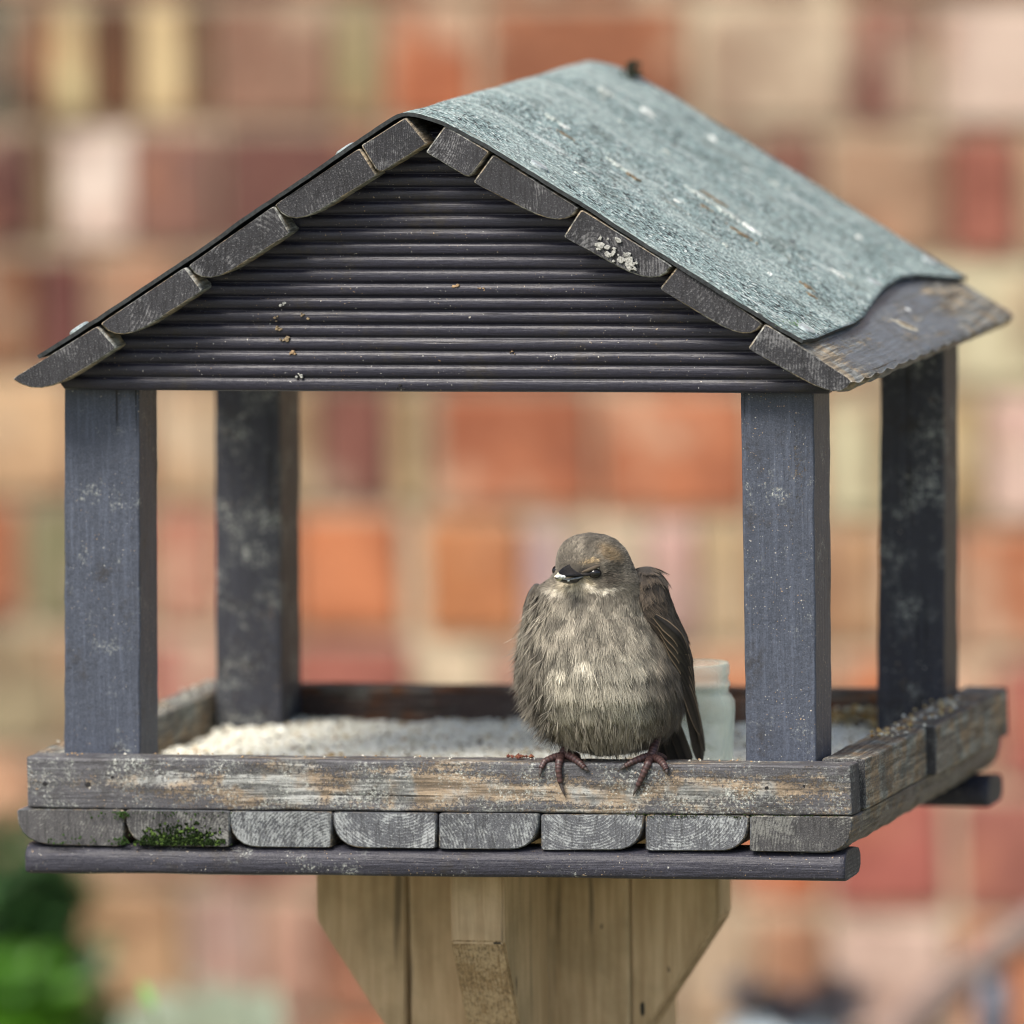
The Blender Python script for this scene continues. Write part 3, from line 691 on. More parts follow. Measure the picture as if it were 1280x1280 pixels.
# pedestal: post with four shaped brackets
YP = .135
zp_top = at(500, 1056, 0)[2]-.0005
pl, pr = at(511, 1150, YP)[0], at(786, 1150, YP)[0]
board('post', quad_y(pl, pr, .001, zp_top, YP), quad_y(pl, pr, .001, zp_top, YP+.108), M_ped, cuts=20, bev=.002)
def bracket_xz(pts, Y0, Y1):
    q = [xz(x, y, Y0) for x, y in pts]; q = [(x, min(z, zp_top)) for x, z in q]
    n = len(q)
    bm = bmesh.new(); a = [bm.verts.new((x, Y0, z)) for x, z in q]; b = [bm.verts.new((x, Y1, z)) for x, z in q]
    bm.faces.new(a); bm.faces.new(b[::-1])
    for i in range(n): bm.faces.new((a[i], b[i], b[(i+1) % n], a[(i+1) % n]))
    bmesh.ops.recalc_face_normals(bm, faces=bm.faces[:]); bmesh.ops.bevel(bm, geom=bm.edges[:], offset=.0012, segments=2, affect='EDGES')
    me = bpy.data.meshes.new('bracket'); bm.to_mesh(me); bm.free()
    for p in me.polygons:
        if abs(p.normal.y) < .4 and p.normal.z < -.3: p.material_index = 1
    return link_mesh('bracket', me, [M_ped, M_pedend], TAB)
bracket_xz([(395, 1040), (509, 1040), (509, 1326), (395, 1150)], YP+.003, YP+.034)
bracket_xz([(788, 1040), (898, 1040), (898, 1150), (788, 1318)], YP+.003, YP+.034)
gx0, gx1 = at(563, 1140, .040)[0], at(630, 1140, .040)[0]
def bracket_yz(Yo, Yi):
    z1 = at(600, 1178, .040)[2]; dz = abs(Yi-Yo)*1.5
    q = [(Yo, zp_top), (Yi, zp_top), (Yi, z1-dz), (Yo, z1)]
    bm = bmesh.new(); a = [bm.verts.new((gx0, y, z)) for y, z in q]; b = [bm.verts.new((gx1, y, z)) for y, z in q]
    bm.faces.new(a); bm.faces.new(b[::-1])
    for i in range(4): bm.faces.new((a[i], b[i], b[(i+1) % 4], a[(i+1) % 4]))
    bmesh.ops.recalc_face_normals(bm, faces=bm.faces[:]); bmesh.ops.bevel(bm, geom=bm.edges[:], offset=.001, segments=2, affect='EDGES')
    me = bpy.data.meshes.new('bracket'); bm.to_mesh(me); bm.free()
    for p in me.polygons:
        if abs(p.normal.x) < .3 and p.normal.z < -.3: p.material_index = 1
    return link_mesh('bracket', me, [M_ped, M_pedend], TAB)
bracket_yz(.040, YP-.0005); bracket_yz(YP+.203, YP+.1085)
adopt(TAB)

# ------------------------------------------------------------------ bird seed in the tray
def blobs(P, S_, C_, rr, flat=.75):
    """small lumpy crumbs as stretched octahedra"""
    base = np.array([(1, 0, 0), (-1, 0, 0), (0, 1, 0), (0, -1, 0), (0, 0, 1), (0, 0, -1)], float)
    fc = [(0, 2, 4), (2, 1, 4), (1, 3, 4), (3, 0, 4), (2, 0, 5), (1, 2, 5), (3, 1, 5), (0, 3, 5)]
    n = len(P); q = rr.normal(size=(n, 4)); q /= np.linalg.norm(q, axis=1)[:, None]
    w, x, y, z = q.T
    R_ = np.stack([1-2*(y*y+z*z), 2*(x*y-z*w), 2*(x*z+y*w), 2*(x*y+z*w), 1-2*(x*x+z*z), 2*(y*z-x*w), 2*(x*z-y*w), 2*(y*z+x*w), 1-2*(x*x+y*y)], 1).reshape(n, 3, 3)
    st = S_[:, None, None]*rr.uniform(.55, 1.25, (n, 6, 1))
    v = np.einsum('nij,nkj->nki', R_, base[None]*st); v[:, :, 2] *= flat
    V = (v+P[:, None, :]).reshape(-1, 3)
    F = (np.array(fc)[None]+6*np.arange(n)[:, None, None]).reshape(-1, 3)
    return V, F, np.repeat(C_, 6, axis=0)
def seed_h(x, y):
    return ZF+.0075+.0035*noise.noise(Vector((x*14, y*14, 1)))+.0018*noise.noise(Vector((x*60, y*60, 4)))
x0, x1, y0, y1 = -A+.0205, A-.0215, .0215, D-.021
NXs, NYs = 70, 60
V, F, C = [], [], []
for i in range(NYs+1):
    for j in range(NXs+1):
        x, y = x0+(x1-x0)*j/NXs, y0+(y1-y0)*i/NYs
        e = min(1, min(j, NXs-j, i, NYs-i)/3)
        z = ZF+.0008+(seed_h(x, y)-ZF-.0008)*e
        V.append((x, y, z)); C.append((.86, .85, .76))
for i in range(NYs):
    for j in range(NXs):
        a = i*(NXs+1)+j; F.append((a, a+1, a+NXs+2, a+NXs+1))
rr = np.random.default_rng(3)
n = 18000
P = np.stack([rr.uniform(x0+.004, x1-.004, n), rr.uniform(y0+.002, y1-.002, n), np.zeros(n)], 1)
P[:, 2] = [seed_h(a, b)+.0008 for a, b in P[:, :2]]
Sz = rr.gamma(3, .00024, n)+.00040
pc = np.array([(.92, .91, .82), (.88, .87, .76), (.74, .70, .56), (.40, .28, .14), (.10, .085, .06), (.55, .42, .2)])
C2 = pc[rr.choice(6, n, p=[.44, .30, .15, .04, .04, .03])]
# peanuts pieces heaped at the back right and crumbs left on the rail
def extra(nn, fx_, sz, cc):
    p = np.array([fx_() for _ in range(nn)]); return p, rr.uniform(*sz, nn), np.array(cc)[rr.choice(len(cc), nn)]
nut = [(.55, .40, .17), (.62, .50, .28), (.40, .24, .09), (.66, .62, .45)]
p1 = extra(160, lambda: (rr.uniform(.12, .186), D-.022-abs(rr.normal(0, .012)), ZF+.010+abs(rr.normal(0, .004))), (.0014, .0032), nut)
p2 = extra(90, lambda: (A-.010+rr.normal(0, .005), rr.uniform(.12, .30), ZR+.0010), (.0006, .0019), nut+[(.7, .7, .62)])
p3 = extra(60, lambda: (rr.uniform(-.19, .19), rr.uniform(.004, .016), ZR+.0005), (.0004, .0010), [(.6, .58, .5), (.45, .3, .16)])
p4 = extra(60, lambda: (-A+.010+rr.normal(0, .005), rr.uniform(.05, .34), ZR+.0008), (.0005, .0014), [(.7, .7, .62), (.6, .6, .52)])
p5 = extra(14, lambda: (at(652, 948, .012)[0]+rr.normal(0, .0035), .012+rr.normal(0, .002), ZR+.0012), (.0010, .0018), [(.15, .05, .035), (.22, .09, .05)])
p6 = extra(320, lambda: (rr.uniform(x0+.004, x1-.004), rr.uniform(y0+.002, y1-.002), ZF+.0105), (.0009, .0021), [(.34, .24, .12), (.22, .15, .08), (.07, .06, .045), (.5, .42, .26), (.8, .78, .66)])
p6[0][:, 2] = [seed_h(a, b)+.0012 for a, b in p6[0][:, :2]]
P = np.concatenate([P]+[q[0] for q in (p6, p1, p2, p3, p4, p5)]); Sz = np.concatenate([Sz]+[q[1] for q in (p6, p1, p2, p3, p4, p5)]); C2 = np.concatenate([C2]+[q[2] for q in (p6, p1, p2, p3, p4, p5)])
bv, bf, bc = blobs(P, Sz, C2, rr)
F += [tuple(f) for f in bf+len(V)]
seed = mesh_np('bird_seed', np.concatenate([np.array(V), bv]), F, M_crumb, col=np.concatenate([np.array(C), bc]))
tag(seed, 'white crumbly bird seed spread over the tray floor', 'bird seed', kind='stuff')

# moss on the plank end
rr = np.random.default_rng(5)
Pm, Sm, Cm = [], [], []
for _ in range(900):
    u = rr.beta(2.2, 2.0); x = 166+u*116; hmax = 1.0-abs(u-.45)*1.1
    y = 1056-abs(rr.normal(0, 15))*hmax*rr.uniform(.4, 1.2)
    if y < 1022: continue
    Pm.append(at(x, y, -.0018-rr.uniform(0, .0008))); Sm.append(rr.uniform(.0005, .0012)); Cm.append((np.array((.014, .027, .007)) if rr.random() < .82 else np.array((.08, .13, .03)))*rr.uniform(.35, 1.1))
for _ in range(260):
    x = rr.choice([rr.normal(152, 4), rr.uniform(60, 290)]); y = 1015+abs(rr.normal(0, 4)) if x > 100 and rr.random() < .5 else 1056-abs(rr.normal(0, 5))
    Pm.append(at(x, y, -.002-rr.uniform(0, .0008))); Sm.append(rr.uniform(.0003, .0008)); Cm.append(np.array((.04, .08, .02))*rr.uniform(.4, 1.1))
for _ in range(150):
    x = rr.uniform(780, 1050); y = 1020+abs(rr.normal(0, 2.5))-2+(x-900)*.01
    Pm.append(at(x, y, -.0012)); Sm.append(rr.uniform(.0003, .0006)); Cm.append(np.array((.04, .06, .02))*rr.uniform(.3, 1.1))
for _ in range(120):
    Pm.append(on_roof(985+rr.normal(0, 7), 408+rr.normal(0, 3), .001)); Sm.append(rr.uniform(.0003, .0007)); Cm.append(np.array((.14, .24, .09))*rr.uniform(.5, 1.2))
bv, bf, bc = blobs(np.array(Pm), np.array(Sm), np.array(Cm), rr, 1.0)
moss = mesh_np('moss', bv, bf, M_moss, col=bc); tag(moss, 'green moss grown on the plank ends at the feeder edges', 'moss', kind='stuff')
# little dark tuft at the far end of the ridge
Pm, Sm, Cm = [], [], []
c0 = at(790, 93, .372)
for _ in range(160):
    t = rr.random(); Pm.append(c0+np.array([rr.normal(0, .0026)*(1.2-t), rr.normal(0, .003), t*.0075-.001])); Sm.append(rr.uniform(.0006, .0014)); Cm.append(np.array((.028, .03, .02))*rr.uniform(.5, 2.2))
bv, bf, bc = blobs(np.array(Pm), np.array(Sm), np.array(Cm), rr, 1.0)
tuft = mesh_np('moss_tuft', bv, bf, M_moss, col=bc); tag(tuft, 'small dark moss tuft at the far end of the roof ridge', 'moss')

# ------------------------------------------------------------------ glass jar
def m_glass():
    k = NT('pale_green_glass'); v = k.coords(rand=False); n = k.noise(v, 60, 4, .6)
    k.col((.74, .84, .76)); k.rough(k.math('ADD', .16, k.math('MULTIPLY', n, .2)))
    k.b.inputs['Transmission Weight'].default_value = .0; lw = k.n('ShaderNodeLayerWeight'); lw.inputs['Blend'].default_value = .35; k.l(k.math('ADD', .17, k.math('MULTIPLY', k.math('POWER', lw.outputs['Facing'], 1.6), 1.0), True), k.b.inputs['Alpha'])
    return k.m
YJ = .102
jc = at(866, 900, YJ); jz = lambda y: at(866, y, YJ)[2]; ju = .393/1000*(7.07/7.0)
outer = [(0, 968), (44, 968), (48, 962), (50, 948), (52.5, 900), (53.5, 885), (53, 876), (50.5, 872), (49, 869), (45.5, 866), (45.5, 860), (47.5, 857), (47.5, 853), (45.5, 850), (45.5, 845), (47, 842), (47, 832), (45.5, 828.5)]
inner = [(43, 829), (42.5, 850), (42.5, 866), (47, 875), (49.5, 890), (47, 945), (43, 958), (0, 960)]
pr_ = outer+inner; K = 48; V, F = [], []
for (r, y) in pr_:
    for i in range(K):
        t = 2*math.pi*i/K; V.append((jc[0]+r*ju*math.cos(t), jc[1]+r*ju*math.sin(t), max(jz(y), ZF+.006)))
for a in range(len(pr_)-1):
    for i in range(K): F.append((a*K+i, a*K+(i+1) % K, (a+1)*K+(i+1) % K, (a+1)*K+i))
jar = mesh_np('glass_jar', V, F, m_glass(), smooth=True)
tag(jar, 'small pale green glass jar behind the bird in the tray', 'jar')
bm = bmesh.new(); bm.from_mesh(jar.data); bmesh.ops.recalc_face_normals(bm, faces=bm.faces[:]); bm.to_mesh(jar.data); bm.free()

# ------------------------------------------------------------------ the bird
FH = np.array([-math.sin(YAW), math.cos(YAW), 0.0])           # the way the bird's back faces
PB = at(755, 900, .012)
def B(px, py, dep=0.0):
    """photo pixel + depth in mm behind the upright plane through the bird's feet"""
    d = ray(px, py); return CPOS + d*(np.dot(PB-CPOS, FH)/np.dot(d, FH)) + FH*dep*.001
PXM = np.linalg.norm(B(756, 900)-B(755, 900))                 # metres per photo pixel at the bird
BIRD = empty('bird', tuple(at(757, 950, .010)*np.array([1, 1, 0])+np.array([0, 0, ZR])))
tag(BIRD, 'fluffed up young brown starling with black beak perched on the front rail', 'bird')
#        y    xl   xr   dc  hd
BR_ = np.array([(667.5, 735, 742, 5, 2), (669, 723, 754, 4, 8), (672, 714, 764, 3, 12), (678, 705, 774, 2, 15.5), (688, 698, 783, 1.5, 18), (700, 695, 789, 1.5, 19.5), (713, 694, 794, 2, 20), (724, 687, 804, 3.5, 21.5),
    (735, 673, 812, 6, 24), (748, 665, 815, 7, 26), (765, 661, 817, 8, 29), (785, 656, 823, 8, 34), (805, 653, 832, 8, 38), (830, 651, 843, 8, 41), (855, 654, 851, 8.5, 42), (880, 661, 853, 10, 40),
    (900, 671, 850, 13, 36), (917, 683, 840, 16, 30), (930, 699, 826, 18, 24), (939, 716, 806, 20, 18), (945, 735, 785, 21, 10), (947, 752, 768, 21, 3)])
def body_row(y):
    return [np.interp(y, BR_[:, 0], BR_[:, i]) for i in (1, 2, 3, 4)]
def S_(y, th):
    """surface point: th = -pi/2 faces the camera, 0 is screen right"""
    xl, xr, dc, hd = body_row(y)
    return B((xl+xr)/2+(xr-xl)/2*math.cos(th), y, dc+hd*math.sin(th))
ysb = 667.5+(947-667.5)*(np.linspace(0, 1, 90))
KB = 64
GV = np.array([[S_(y, 2*math.pi*k/KB) for k in range(KB)] for y in ysb])
cx, cz = GV[..., 0], GV[..., 2]
V = np.concatenate([GV.reshape(-1, 3), GV[:1].mean(1), GV[-1:].mean(1)])
nb = len(ysb)*KB
F = [(i*KB+k, (i+1)*KB+k, (i+1)*KB+(k+1) % KB, i*KB+(k+1) % KB) for i in range(len(ysb)-1) for k in range(KB)]
F += [(nb, k, (k+1) % KB) for k in range(KB)]+[(nb+1, (len(ysb)-1)*KB+(k+1) % KB, (len(ysb)-1)*KB+k) for k in range(KB)]
# pixel place of every vertex, for the plumage pattern
def to_px(P):
    q = (P-CPOS); zc = q@CF; return 640+FPX*(q@CR)/zc, 640-FPX*(q@CU)/zc
PBEAK = B(712, 712, -19)
def sm(a, b, x): t = np.clip((x-a)/(b-a), 0, 1); return t*t*(3-2*t)
def blobm(x, y, cx_, cy_, rx, ry, rot=0.0):
    c, s = math.cos(rot), math.sin(rot); dx, dy = x-cx_, y-cy_
    u, v = (dx*c+dy*s)/rx, (-dx*s+dy*c)/ry
    return np.exp(-(u*u+v*v)**1.5)
def lerp(a, b, t): return a+(b-a)*t[:, None]
def plumage_col(x, y, dep, front):
    """root and tip colour of the feathers at a place on the bird (its own markings)"""
    n = len(x); c = lambda *v: np.tile(np.array(v, float), (n, 1))
    root = c(.074, .064, .050); tip = c(.215, .192, .150)
    hd = sm(746, 722, y)
    root = lerp(root, c(.070, .060, .047), hd); tip = lerp(tip, c(.205, .180, .140), hd)
    chest = sm(738, 768, y)*sm(815, 785, y)*sm(835, 800, x)
    root = lerp(root, c(.130, .112, .085), chest); tip = lerp(tip, c(.365, .332, .262), chest)
    belly = sm(795, 825, y)*sm(925, 885, y)*sm(672, 700, x)*sm(822, 785, x)
    root = lerp(root, c(.072, .061, .045), belly); tip = lerp(tip, c(.480, .445, .355), belly)
    low = sm(880, 905, y)
    root = lerp(root, c(.13, .112, .086), low*.8); tip = lerp(tip, c(.30, .265, .205), low*.8)
    fl = sm(800, 832, x)*sm(745, 760, y)
    root = lerp(root, c(.075, .062, .048), fl); tip = lerp(tip, c(.165, .140, .105), fl)
    bk = sm(5, 15, dep)*sm(680, 700, y)
    root = lerp(root, c(.05, .042, .034), bk*.8); tip = lerp(tip, c(.10, .085, .065), bk*.8)
    # face
    m_ = blobm(x, y, 762, 692, 17, 9, .5); root = lerp(root, c(.20, .13, .06), m_*front); tip = lerp(tip, c(.34, .255, .15), m_*front*.8)
    m_ = blobm(x, y, 736, 703, 12, 3.5, -.15); tip = lerp(tip, c(.42, .30, .15), m_*front*.8)
    m_ = blobm(x, y, 717, 731, 19, 9); root = lerp(root, c(.42, .36, .25), m_*front); tip = lerp(tip, c(.70, .62, .46), m_*front)
    m_ = np.maximum(blobm(x, y, 737, 734, 14, 3.2, .55), np.maximum(blobm(x, y, 757, 737, 15, 3.0, -.12), blobm(x, y, 695, 739, 12, 3.5, .25))); root = lerp(root, c(.45, .40, .30), m_*front); tip = lerp(tip, c(.78, .72, .60), m_*front)
    m_ = blobm(x, y, 735, 714, 13, 4.5, .1); root = lerp(root, c(.012, .010, .010), m_*front); tip = lerp(tip, c(.02, .017, .015), m_*front)
    m_ = blobm(x, y, 760, 722, 14, 8); tip = lerp(tip, c(.13, .105, .08), m_*front*.8)
    m_ = blobm(x, y, 733, 724, 8, 5, .6); tip = lerp(tip, c(.40, .34, .22), m_*front*.9)
    return root, tip
bx_, by_ = to_px(V)
bd = (V-PB)@FH*1000
r0, t0_ = plumage_col(bx_, by_, bd, (bd < 5).astype(float))
body = mesh_np('body', V, F, M_feather, BIRD, smooth=True, col=r0*.75+t0_*.15)

class Strips:
    def __init__(self): self.V, self.F, self.C, self.n = [], [], [], 0
    def add(self, P, d, nrm, L, w, cr, ct, lift, curl, rr, segs=3, tipw=.12):
        """one tapered strand per row: root P, run d, outward nrm, length, width, colours root/tip"""
        n = len(P)
        side = np.cross(d, nrm); side /= np.linalg.norm(side, axis=1)[:, None]+1e-9
        tw = rr.normal(0, .35, n)[:, None]
        side = side*np.cos(tw)+nrm*np.sin(tw)
        pts = []
        for s in range(segs+1):
            t = s/segs
            p = P+d*(L*t)[:, None]+nrm*(L*(lift*t-curl*t*t))[:, None]
            ww = w*(1-(1-tipw)*t**1.6)*.5
            pts += [p-side*ww[:, None], p+side*ww[:, None]]
            cc = cr+(ct-cr)*(t**.8); self_c = cc
            pts_c = np.clip(self_c, 0, 1)
            if s == 0: cols = []
            cols += [pts_c, pts_c]
        A_ = np.stack(pts, 1); Cc = np.stack(cols, 1); m_ = A_.shape[1]
        f = np.array([(2*s, 2*s+1, 2*s+3, 2*s+2) for s in range(segs)])
        self.F.append((f[None]+m_*np.arange(n)[:, None, None]+self.n).reshape(-1, 4))
        self.V.append(A_.reshape(-1, 3)); self.C.append(Cc.reshape(-1, 3)); self.n += n*m_
    def build(self, name, mat, parent):
        V, F, C = np.concatenate(self.V), np.concatenate(self.F), np.concatenate(self.C)
        me = bpy.data.meshes.new(name)
        me.vertices.add(len(V)); me.vertices.foreach_set('co', V.ravel().astype(np.float32))
        me.loops.add(F.size); me.loops.foreach_set('vertex_index', F.ravel().astype(np.int32))
        me.polygons.add(len(F)); me.polygons.foreach_set('loop_start', np.arange(0, F.size, 4, dtype=np.int32))
        me.update(calc_edges=True)
        a = me.color_attributes.new('col', 'FLOAT_COLOR', 'POINT'); c = np.ones((len(V), 4), np.float32); c[:, :3] = C; a.data.foreach_set('color', c.ravel())
        return link_mesh(name, me, mat, parent, smooth=True)

# feather roots spread evenly over the body grid
rr = np.random.default_rng(21)
def grid_samples(G, n, weight=None):
    a, b, c, d = G[:-1], G[1:], np.roll(G, -1, 1)[1:], np.roll(G, -1, 1)[:-1]
    nr = np.cross(d-a, b-a); ar = np.linalg.norm(nr, axis=2)
    w = ar.copy()
    if weight is not None: w = w*weight((a+c)/2)
    idx = rr.choice(w.size, n, p=(w/w.sum()).ravel()); i, k = np.unravel_index(idx, w.shape)
    u, v = rr.random(n)[:, None], rr.random(n)[:, None]
    P = a[i, k]*(1-u)*(1-v)+b[i, k]*u*(1-v)+d[i, k]*(1-u)*v+c[i, k]*u*v
    cen = G.mean(1)[i]; N = nr[i, k]/(ar[i, k][:, None]+1e-12)
    N *= np.sign(((P-cen)*N).sum(1))[:, None]+(((P-cen)*N).sum(1) == 0)[:, None]
    dn = b[i, k]-a[i, k]; dn /= np.linalg.norm(dn, axis=1)[:, None]+1e-12
    return P, N, dn
def head_w(C):
    x, y = to_px(C.reshape(-1, 3)); d = (C.reshape(-1, 3)-PB)@FH*1000
    w = np.where(y < 738, 3.4, 1.0)*np.where(d > 15, .45, 1.0)*np.where(y > 885, 1.7, 1.0); return w.reshape(C.shape[:2])
NF = 12500
P, N, dn = grid_samples(GV, NF, head_w)
px_, py_ = to_px(P); dep = (P-PB)@FH*1000; front = (dep < 4).astype(float)
# run of the feathers: away from the beak on the head, down and slightly outward on the body
away = P-PBEAK; away /= np.linalg.norm(away, axis=1)[:, None]
hw = sm(748, 730, py_)[:, None]
out = np.sign(px_-752)[:, None]*np.clip(abs(px_-752)/90, 0, 1)[:, None]*CR[None]
run = dn+out*.28+np.array([0, 0, -.15])[None]
run = run*(1-hw)+away*hw*1.1
run += rr.normal(0, .10, run.shape)
run -= N*(run*N).sum(1)[:, None]; run /= np.linalg.norm(run, axis=1)[:, None]+1e-9
L = np.interp(py_, [668, 715, 735, 750, 790, 830, 870, 910, 945], [2.5, 2.6, 3.4, 5.2, 7.0, 8.4, 9.0, 8.0, 5])/1000*rr.uniform(.75, 1.25, NF)
fl = sm(672, 655, px_)+sm(880, 910, py_)*.2
L *= 1+.62*np.clip(fl, 0, 1)
near = np.exp(-((px_-716)**2+(py_-713)**2)/(2*13**2))*front
L *= 1-.62*near
lift = np.interp(py_, [668, 735, 760, 830, 900], [.10, .14, .22, .26, .20])*rr.uniform(.6, 1.4, NF)+.28*np.clip(fl, 0, 1)*rr.random(NF)
# keep beak and eye clear
keep = ~((((px_-741)/11.5)**2+((py_-711.5)/7.5)**2 < 1) & (dep < 0)) & ~((((px_-711)/13)**2+((py_-713)/7)**2 < 1) & (dep < 0))
root, tip = plumage_col(px_, py_, dep, front)
br = np.exp(rr.normal(0, .20, NF))[:, None]; patch = np.array([noise.noise(Vector((a*.045, b*.03, 3))) for a, b in zip(px_, py_)])[:, None]
mot = np.array([noise.noise(Vector((a*.085, b*.042, 9)))+.5*noise.noise(Vector((a*.19, b*.10, 5))) for a, b in zip(px_, py_)])[:, None]
mamp = np.maximum(sm(736, 765, py_)*sm(930, 900, py_), .8*sm(735, 720, py_))[:, None]
root, tip = root*br*(1+.5*patch), tip*br*(1+.4*patch)*np.clip(1+1.0*mot*mamp, .4, 1.6)
root = root*np.clip(1+.7*mot*mamp, .45, 1.5)
st = Strips()
NBARB = 11
hdm = py_ < 738
for b in range(NBARB):
    off = (b-(NBARB-1)/2)/((NBARB-1)/2)
    sel = keep & (~hdm | (b % 2 == 0))
    n = sel.sum(); sd_ = np.cross(run, N)
    spread = off*.34+rr.normal(0, .07, NF)
    d = run*np.cos(spread)[:, None]+sd_*np.sin(spread)[:, None]
    Lb = L*(1-.28*off*off)*rr.uniform(.8, 1.12, NF)
    wd = np.where(hdm, .00027, .00034)*rr.uniform(.7, 1.3, NF)
    edge = abs(off)
    ct = tip*(1+.12*rr.normal(0, 1, (NF, 1))); cr = root*(.85+.4*edge)
    P0 = P+sd_*(off*L*.10)[:, None]
    st.add(P0[sel], d[sel], N[sel], Lb[sel], wd[sel], cr[sel], ct[sel], (lift+rr.normal(0, .05, NF))[sel], (lift*.75)[sel], rr)
# loose down at the left flank and shoulder
n = 700
ya = rr.uniform(742, 925, n); ths = math.pi+rr.normal(0.25, .28, n)
P = np.array([S_(a, b) for a, b in zip(ya, ths)]); cen = np.array([B((body_row(a)[0]+body_row(a)[1])/2, a, body_row(a)[2]) for a in ya])
N = P-cen; N[:, 2] *= .3; N /= np.linalg.norm(N, axis=1)[:, None]
run = np.tile(np.array([0, 0, -1.0]), (n, 1))+N*.35+rr.normal(0, .22, (n, 3)); run /= np.linalg.norm(run, axis=1)[:, None]
px_, py_ = to_px(P); root, tip = plumage_col(px_, py_, np.zeros(n), np.ones(n)); br = np.exp(rr.normal(0, .3, n))[:, None]
for b in range(5):
    d = run+rr.normal(0, .14, (n, 3)); d /= np.linalg.norm(d, axis=1)[:, None]
    st.add(P, d, N, rr.uniform(.005, .011, n)*np.interp(ya, [742, 780, 900], [.55, 1, .9]), rr.uniform(.0003, .00055, n), root*br*.8, tip*br*.8, np.full(n, .22), np.full(n, .05), rr)
# longer feathers of the vent and thighs hanging past the belly
n = 520
ya = rr.triangular(862, 918, 934, n); ths = -math.pi/2+rr.normal(0, .62, n)
P = np.array([S_(a, b) for a, b in zip(ya, ths)]); N = np.tile(-FH, (n, 1)); px_, py_ = to_px(P)
run = np.tile(np.array([0, 0, -1.0]), (n, 1))+CR[None]*((765-px_)/170)[:, None]+FH[None]*.25+rr.normal(0, .12, (n, 3)); run /= np.linalg.norm(run, axis=1)[:, None]
root, tip = plumage_col(px_, py_, np.zeros(n), np.ones(n)); br = np.exp(rr.normal(0, .3, n))[:, None]
for b in range(6):
    d = run+rr.normal(0, .09, (n, 3)); d /= np.linalg.norm(d, axis=1)[:, None]
    st.add(P, d, N, rr.uniform(.005, .0095, n), rr.uniform(.0003, .00042, n), root*br, tip*br*.9, np.full(n, .16), np.full(n, .12), rr)
pl = st.build('plumage', M_feather, BIRD); pl['kind'] = 'stuff'

# wings, folded
def blade(name, pts, width, base, edge, parent, face=None, pointed=.55, two=True):
    """a flight feather: pts (px, py, dep), width in px; dark vane with pale edges"""
    P = np.array([B(*p) for p in pts]); n = 18
    t = np.linspace(0, 1, len(P)); tt = np.linspace(0, 1, n)
    Q = np.stack([np.interp(tt, t, P[:, i]) for i in range(3)], 1)
    for _ in range(3): Q[1:-1] = (Q[:-2]+2*Q[1:-1]+Q[2:])/4
    T = np.gradient(Q, axis=0); T /= np.linalg.norm(T, axis=1)[:, None]
    nf = np.array(face if face is not None else -FH, float); sd_ = np.cross(T, nf); sd_ /= np.linalg.norm(sd_, axis=1)[:, None]
    nn = np.cross(sd_, T)
    V, C, F = [], [], []
    cols = (-1, -.74, -.4, 0, .06, .4, .74, 1); m_ = len(cols)
    for i in range(n):
        s = tt[i]; w = width*PXM*.5*min(1, .45+2.2*s)*(1 if s < pointed else math.sqrt(max(.02, 1-((s-pointed)/(1-pointed))**2)))
        for c in cols:
            V.append(Q[i]+sd_[i]*c*w+nn[i]*(-abs(c)*.22*w+(.0003 if c in (0, .06) else 0)))
            e = abs(c) > .9
            C.append(np.array(edge) if e and (two or c > 0) else (np.array(base)*.45 if c in (0, .06) else np.array(base)*(1+.15*c)))
    for i in range(n-1):
        for j in range(m_-1): F.append((i*m_+j, i*m_+j+1, (i+1)*m_+j+1, (i+1)*m_+j))
    return mesh_np(name, V, F, M_vane, parent, smooth=True, col=np.clip(np.array(C), 0, 1))
def shell(name, rows, parent, col, k=32):
    R_ = np.array(rows, float); ys = np.linspace(R_[0, 0], R_[-1, 0], 40)
    G = []
    for y in ys:
        xl, xr, dc, hd = [np.interp(y, R_[:, 0], R_[:, i]) for i in (1, 2, 3, 4)]
        G.append([B((xl+xr)/2+(xr-xl)/2*math.cos(2*math.pi*q/k), y, dc+hd*math.sin(2*math.pi*q/k)) for q in range(k)])
    G = np.array(G); V = np.concatenate([G.reshape(-1, 3), G[:1].mean(1), G[-1:].mean(1)]); n = len(ys)*k
    F = [(i*k+q, (i+1)*k+q, (i+1)*k+(q+1) % k, i*k+(q+1) % k) for i in range(len(ys)-1) for q in range(k)]
    F += [(n, q, (q+1) % k) for q in range(k)]+[(n+1, (len(ys)-1)*k+(q+1) % k, (len(ys)-1)*k+q) for q in range(k)]
    o = mesh_np(name, V, F, M_feather, parent, smooth=True, col=np.tile(np.array(col), (len(V), 1)))
    return o, G
def coverts(G, n, L, w, base, tipc, parent, dirpx, name='covert_feathers'):
    P, N, dn = grid_samples(G, n); x, y = to_px(P)
    d = dn+CR[None]*dirpx+rr.normal(0, .10, P.shape); d -= N*(d*N).sum(1)[:, None]; d /= np.linalg.norm(d, axis=1)[:, None]+1e-9
    s = Strips(); br = np.exp(rr.normal(0, .22, n))[:, None]
    for b in range(7):
        off = (b-3)/3; sp_ = off*.22; sd_ = np.cross(d, N)
        s.add(P+sd_*(off*w*.8), d*math.cos(sp_)+sd_*math.sin(sp_), N, L*rr.uniform(.7, 1.2, n)*(1-.2*off*off), np.full(n, w*.55), np.array(base)*br*.8, (np.array(base)*(.45-.0*off)+np.array(tipc)*(.25+.5*abs(off)))*br, np.full(n, .10), np.full(n, .08), rr, segs=3, tipw=.25)
    o = s.build(name, M_feather, parent); o['kind'] = 'stuff'; return o
